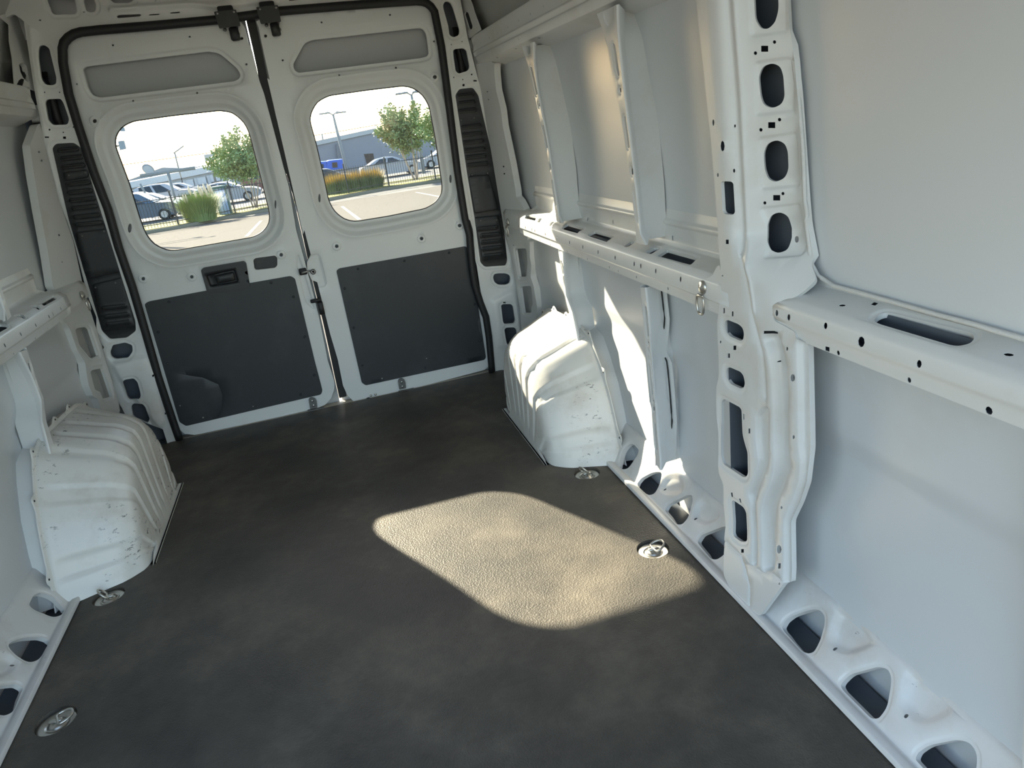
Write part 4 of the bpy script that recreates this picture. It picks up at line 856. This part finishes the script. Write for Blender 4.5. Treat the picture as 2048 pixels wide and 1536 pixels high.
# cars
TYRE = mat('tyre', (.02, .02, .02), .7); RIM = mat('rim', (.45, .45, .46), .4, metal=.6); CG = mat('car_glass', (.03, .04, .05), .1)
CARP = {}
def car(x, y, face, paint, label, group, kind='sedan', z=None, ln=4.7, yaw=0.):
    """side profile along +X (nose towards +X when face=1)"""
    z = gz(y) if z is None else z
    if kind == 'sedan':
        low = [(-2.3, .45), (-2.32, .75), (-2.2, .95), (-1.6, 1.02), (-.6, 1.0), (.9, .96), (1.9, .82), (2.28, .66), (2.32, .42), (2.1, .22), (-2.1, .24)]; cab = [(-1.75, 1.0), (-1.05, 1.36), (-.3, 1.44), (.35, 1.38), (1.15, .95)]
    else:
        low = [(-2.3, .5), (-2.32, 1.0), (-1.6, 1.08), (-.6, 1.08), (.9, 1.06), (1.9, .98), (2.28, .8), (2.32, .45), (2.1, .25), (-2.1, .27)]; cab = [(-2.28, 1.02), (-2.05, 1.62), (-.8, 1.72), (.25, 1.66), (1.1, 1.06)]
    t = empty('car', (x, y, z), label=label, cat='car', group=group); t.rotation_euler.z = yaw
    k = ln / 4.64
    def W(P, wd, ins): return [[(face * k * a, sy * (wd / 2 - ins_), b) for a, b in P] for sy, ins_ in ((-1, ins), (-1, 0), (1, 0), (1, ins))]
    def ad(nm, mb, m_):
        me = bpy.data.meshes.new(nm); me.from_pydata(mb.V, [], mb.F); me.materials.append(m_); o = bpy.data.objects.new(nm, me); COL.objects.link(o); o.parent = t; WL[o.name] = Vector((0, 0, 0)); return o
    lowr = rnd(low, .12, 3); L = []
    for sy, ins, sc in ((-1, .06, .97), (-1, .0, 1.), (1, .0, 1.), (1, .06, .97)): L.append([(face * k * a * sc, sy * (.9 - ins), .55 + (b - .55) * sc) for a, b in lowr])
    ad('body', MB().loft(L, closed=True, caps=True), paint)
    L = [[(face * k * a, sy * wv, b) for a, b in cab] for sy, wv in ((-1, .74), (1, .74))]; L2 = [[(face * k * a, sy * (.86 - .2 * (b - 1.) / .5), b) for a, b in rnd(cab, .15, 3)] for sy in (-1, 1)]
    ad('cabin', MB().loft(L2, closed=True, caps=True), paint)
    for (a0, a1, a2, a3) in ((.12, .46, .1, .46), (.52, .88, .53, .80)):
        c_ = cab; lo_ = c_[0][1] + .05; hi_ = max(b for a, b in c_) - .09; xa, xb = c_[0][0] + .18, c_[-1][0] - .22; ta, tb = c_[1][0] + .10, c_[-2][0] + .02
        for sy in (-1, 1):
            q = [(xa + (xb - xa) * a0, lo_), (xa + (xb - xa) * a1, lo_), (ta + (tb - ta) * a3, hi_), (ta + (tb - ta) * a2, hi_)]
            ad('side_window', MB().add([(face * k * a, sy * (.875 - .2 * (b - 1.) / .5), b) for a, b in q], [(0, 1, 2, 3)]), CG)
    for wx in (-1.42, 1.42):
        for sy in (-1, 1):
            ad('wheel', MB().lathe((face * k * wx, sy * .80, .33), [(.33, -.1), (.33, .1), (.30, .115), (.22, .115)], (0, sy, 0), 20), TYRE)
            ad('rim', MB().lathe((face * k * wx, sy * .91, .33), [(.21, 0), (.19, .012), (.06, .008), (.05, .02)], (0, sy, 0), 14), RIM)
    return t
def cpaint(c): return mat('car_paint', c, .25, coat=.5)
CW = cpaint((.34, .36, .40)); CB = cpaint((.05, .055, .065)); CS = cpaint((.20, .22, .24)); CM = cpaint((.13, .03, .035)); CD = cpaint((.06, .10, .16))
g1 = 'cars parked beyond the fence on the right'; g2 = 'cars parked in the lot on the far left'
def at(t, up=0.): return onG(*px(t)[0], up)
p = at('P 950,985'); car(p[0], p[1], 1, CW, 'white sedan parked beyond the fence behind the orange tipped grass', g1, yaw=.02)
p = onY(*px('P 1480,860')[0], 57.); car(p[0], 56., -1, CW, 'white car partly hidden by the tree at the edge of the right window', g1, yaw=.02)
p = onY(*px('P 300,940')[0], 47.); car(p[0] - .4, 47., 1, CB, 'dark car showing only its roof left of the orange tipped grass', g1)
p = at('O 380,1165'); car(p[0] - .3, p[1], 1, CD, 'dark blue hatchback nearest the fence in the left window', g2, 'suv', yaw=-.05)
rows = [('O 390,1060', 50., CS, 'grey silver car second from the fence in the left window', .0), ('O 300,990', 55., CW, 'white car with a dark windscreen third from the fence on the left', .0), ('O 560,965', 60., CW, 'white station wagon parked left of the pampas grass', .0), ('O 330,925', 65., CS, 'silver car furthest back in front of the garage bays', 0.), ('O 690,930', 65.5, CW, 'white car half hidden behind the plumes', .0)]
for t, yy, pt, lb, yw in rows:
    p = onY(*px(t)[0], yy); car(p[0], p[1], 1, pt, lb, g2, 'suv' if 'wagon' in lb else 'sedan', yaw=yw)
p = onY(*px('O 1400,900')[0], 59.); car(p[0] + 1.5, 59., 1, CM, 'dark red car parked behind the trunks of the left tree', g2, 'suv')
p = onY(*px('O 1130,960')[0], 50.); car(p[0], 50., 1, CW, 'white car showing its nose between the pillar and the left tree', g2)
# buildings
def zline(t, y): return onY(*px(t)[0], y)
YB = 70.
# left: long low building with garage bays
tl_, tr_ = zline('O 180,800', YB), zline('O 980,640', YB); 
x0, x1 = tl_[0] - 6, tr_[0] + 4; zt = (tl_[2] + tr_[2]) / 2; zb = gz(YB) - .5
WL1 = mat('pale_block_wall', (.36, .38, .40), .8, dirt=.5, dscale=.5, dcol=(.30, .31, .32)); 
bl = empty('garage_building', ((x0 + x1) / 2, YB + 8, zb), label='long low pale grey building with a row of dark garage bays in the left window', cat='building')
# the front leans slightly with the lot, like the cars in front of it
sl_ = (tr_[2] - tl_[2]) / (tr_[0] - tl_[0])
def zr(x): return tl_[2] + (x - tl_[0]) * sl_
sheet_x = np.linspace(x0, x1, 2)
bays = [('O 215,880 285,870 300,925 225,945'), ('O 305,880 375,865 385,925 320,935'), ('O 400,845 470,832 490,900 415,912'), ('O 500,820 575,808 590,885 515,900'), ('O 605,795 685,785 705,870 620,885'), ('O 715,772 795,762 812,850 730,868'), ('O 830,750 915,738 935,800 845,815'), ('O 950,725 1045,710 1060,780 965,795')]
MB().loft([[(x, YB, zb), (x, YB, zr(x)), (x, YB + 14, zr(x) + .2), (x, YB + 14, zb)] for x in (x0, x1)], closed=True, caps=True).build('wall', WL1, bl, smooth=False)
MB().loft([[(x, YB - .3, zr(x) - .45), (x, YB - .3, zr(x) + .1), (x, YB + .2, zr(x) + .12), (x, YB + .2, zr(x) - .45)] for x in (x0, x1)], closed=True, caps=True).build('eaves', mat('eaves_pale', (.5, .52, .54), .7), bl, smooth=False)
for t in bays:
    q = [onY(*p, YB - .05) for p in px(t)]; mk('bay_opening', [tuple(p) for p in q], [(0, 1, 2, 3)], mat('bay_dark', (.05, .055, .06), .7), bl, smooth=False)
    a, b_ = q[0], q[1]; MB().loft([[p + np.array([0, -.05, .02]) for p in (a, b_)], [p + np.array([0, -.05, -.6]) for p in (a, b_)]]).build('bay_door', mat('bay_door_pale', (.5, .53, .56), .6), bl, smooth=False)
    MB().tube([q[1] + np.array([.25, -.1, .1]), q[2] + np.array([.25, -.1, -.3])], .13, 4).build('bay_post', mat('post_pale', (.5, .52, .54), .7), bl, smooth=False)
rf = [onY(*p, YB + 10) for p in px('O 170,770 330,712 500,648 740,655 960,622 1100,600 1100,680 960,660 740,720 170,810')]
MB().loft([[tuple(p) for p in rf], [tuple(p + np.array([0, 8, 0])) for p in rf]], closed=True, caps=True).build('roof_back', mat('roof_grey', (.22, .24, .25), .8), bl, smooth=False)
c = zline('O 368,668', YB + 3); n_ = np.array([.6, -.7, .45])
MB().lathe(c, [(.04, .14), (.35, .09), (.55, 0), (.57, -.01), (.35, .06), (.03, .12)], -n_, 20).build('satellite_dish', mat('dish_grey', (.30, .31, .30), .6), label='round satellite dish on the roof of the long garage building', cat='satellite dish')
MB().tube([c + np.array([0, .15, -.1]), c + np.array([.05, .2, -1.6])], .05, 6).build('dish_mast', GREYP, bpy.data.objects['satellite_dish'])
q = [onY(*p, 58) for p in px('O 900,525 985,515 1000,580 915,590')]; MB().loft([[tuple(p) for p in q], [tuple(p + np.array([0, .4, 0])) for p in q]], closed=True, caps=True).build('billboard', mat('sign_tan', (.42, .42, .40), .7), label='small tan billboard standing behind the left tree crown', cat='billboard', smooth=False); bb_ = bpy.data.objects['billboard']; MB().tube([(q[2][0] * .5 + q[3][0] * .5, 58.2, q[2][2] + .1), (q[2][0] * .5 + q[3][0] * .5, 58.2, gz(58))], .1, 6).build('post', GREYP, bb_)
sgp = onY(*px('O 40,600')[0], 30); sgn_ = empty('pole_sign', (sgp[0] - 1.5, 30, gz(30)), label='grey sign boards on a pole at the upper left corner of the left window', cat='sign')
MB().tube([(sgp[0] - 1.5, 30, gz(30)), (sgp[0] - 1.5, 30, 6.)], .12, 8).build('pole', GREYP, sgn_)
for t in ('O 75,395 130,388 152,470 95,482', 'O 95,265 130,262 143,300 100,300'):
    q = [onY(*p, 30) for p in px(t)]; MB().loft([[tuple(p) for p in q], [tuple(p + np.array([0, .15, 0])) for p in q]], closed=True, caps=True).build('sign_board', mat('sign_grey', (.22, .27, .31), .6), sgn_, smooth=False)
    MB().box(((sgp[0] - 1.5 + q[0][0]) / 2, 30.07, (q[0][2] + q[3][2]) / 2), (abs(q[0][0] - sgp[0] + 1.5), .06, .06)).build('bracket', GREYP, sgn_)
# right: big grey warehouse in shade
YW = 62.
q0, q1 = zline('P 155,640', YW), zline('P 800,500', YW)
sl2 = (q1[2] - q0[2]) / (q1[0] - q0[0]); xa, xb = q0[0] - 1.0, zline('P 1600,400', YW)[0]
xk = q1[0]
wh = empty('warehouse', ((xa + xb) / 2, YW + 8, gz(YW) - .5), label='large plain grey warehouse behind the white sedan in the right window', cat='building')
WG = mat('warehouse_grey', (.22, .235, .27), .8, dirt=.5, dscale=.4, dcol=(.17, .18, .20))
zf = lambda x: q0[2] + (x - q0[0]) * sl2 if x < xk else q1[2] - (x - xk) * .18
MB().loft([[(x, YW + (0 if x <= xk else (x - xk) * .8), gz(YW) - 1), (x, YW + (0 if x <= xk else (x - xk) * .8), zf(x)), (x, YW + 16, zf(x)), (x, YW + 16, gz(YW) - 1)] for x in (xa, xk, xb)], closed=True, caps=True).build('wall', WG, wh, smooth=False)
MB().loft([[(x, YW - .15, zf(x) - .25), (x, YW - .15, zf(x) + .1), (x, YW + .2, zf(x) + .1)] for x in (xa, xk)]).build('coping', mat('coping_pale', (.36, .38, .39), .7), wh, smooth=False)
q = [onY(*p, YW - .05) for p in px('P 655,758 750,752 765,850 685,860')]; mk('doorway', [tuple(p) for p in q], [(0, 1, 2, 3)], mat('door_brown', (.06, .045, .035), .7), wh, smooth=False)
q = [onY(*p, YW - .3) for p in px('P 370,655 395,650 425,810 385,815')]; MB().loft([[tuple(p) for p in q], [tuple(p + np.array([0, .25, 0])) for p in q]], closed=True, caps=True).build('downpipe', mat('pipe_dark', (.15, .16, .18), .7), wh, smooth=False)
# blue lorry / skip
YT = 54.
q = [onY(*p, YT) for p in px('P 275,835 300,825 435,812 445,905 270,930')]
bs = empty('blue_truck', tuple(q[3]), label='bright blue truck body against the foot of the grey warehouse', cat='truck')
BLU = mat('blue_paint', (.03, .10, .48), .4)
MB().loft([[tuple(p) for p in q], [tuple(p + np.array([0, 2.2, 0])) for p in q]], closed=True, caps=True).build('body', BLU, bs, smooth=False)
q = [onY(*p, YT) for p in px('P 200,840 270,835 272,930 205,935')]; MB().loft([[tuple(p) for p in q], [tuple(p + np.array([0, 2.2, 0])) for p in q]], closed=True, caps=True).build('cab', BLU, bs, smooth=False)
for t in ('P 328,845 380,842 385,895 333,898', 'P 210,862 240,860 243,905 213,908'):
    q = [onY(*p, YT - .05) for p in px(t)]; mk('opening', [tuple(p) for p in q], [(0, 1, 2, 3)], CG, bs, smooth=False)
# lamp posts
LP = mat('lamp_post_grey', (.20, .22, .23), .6)
for bs_, top, l, r_, yy, lb in (('P 395,585', 'P 338,358', 'P 243,353', 'P 428,341', 58., 'twin arm street lamp above the left end of the grey warehouse'), ('P 1190,470', 'P 1140,155', 'P 1030,150', 'P 1225,128', 50., 'twin arm street lamp above the tree in the right window')):
    B_, T_, L_, R_ = [onY(*px(q)[0], yy) for q in (bs_, top, l, r_)]; dirv = (T_ - B_); B0 = B_ - dirv / np.linalg.norm(dirv) * 6
    t = empty('street_lamp', tuple(B0), label=lb, cat='street lamp', group='twin arm street lamps')
    MB().tube([B0, B_, T_], [.13, .12, .09], 8).build('pole', LP, t)
    for E_ in (L_, R_):
        MB().tube([T_, T_ * .5 + E_ * .5 + np.array([0, 0, .18]), E_ * .8 + T_ * .2 + np.array([0, 0, .12])], .05, 6).build('arm', LP, t)
        MB().box(E_ * .88 + T_ * .12 + np.array([0, 0, .08]), (.9, .3, .12), bev=.04).build('lamp_head', LP, t)
for bs_, top, yy, lb in (('O 650,625', 'O 622,510', 69., 'thin lamp post with a short arm above the garage building roof'), ('O 610,900', 'O 555,690', 46., 'utility pole with a cross arm in front of the garage bays'), ('O 330,880', 'O 290,805', 47., 'short leaning pole in front of the left garage bays'), ('P 235,620', 'P 224,555', 64., 'short post on the roof edge at the left of the warehouse')):
    B_, T_ = [onY(*px(q)[0], yy) for q in (bs_, top)]; t = empty('utility_pole', tuple(B_), label=lb, cat='pole')
    MB().tube([np.array([B_[0], B_[1], gz(yy) if 'roof edge' not in lb else B_[2] - .4]), B_, T_], .07 if 'utility' not in lb else .10, 6).build('pole', LP, t)
    if 'cross' in lb: MB().box(T_, (3.2, .15, .2)).build('cross_arm', LP, t)
    if 'short arm' in lb: MB().tube([T_ + np.array([-.1, 0, .0]), T_ + np.array([.9, 0, .5])], .06, 5).build('arm', LP, t)
for t_, yy, lb in (('O 0,635 130,622 500,570 900,515 1200,470 1500,430', 75., 'thin power line crossing the sky in the left window'), ('P 60,575 150,568 500,510 840,450 1200,395 1600,330', 75., 'thin power line crossing the sky in the right window')):
    MB().tube([onY(*p, yy) for p in px(t_)], .035, 5).build('power_line', mat('wire', (.1, .1, .1), .7), label=lb, cat='cable')
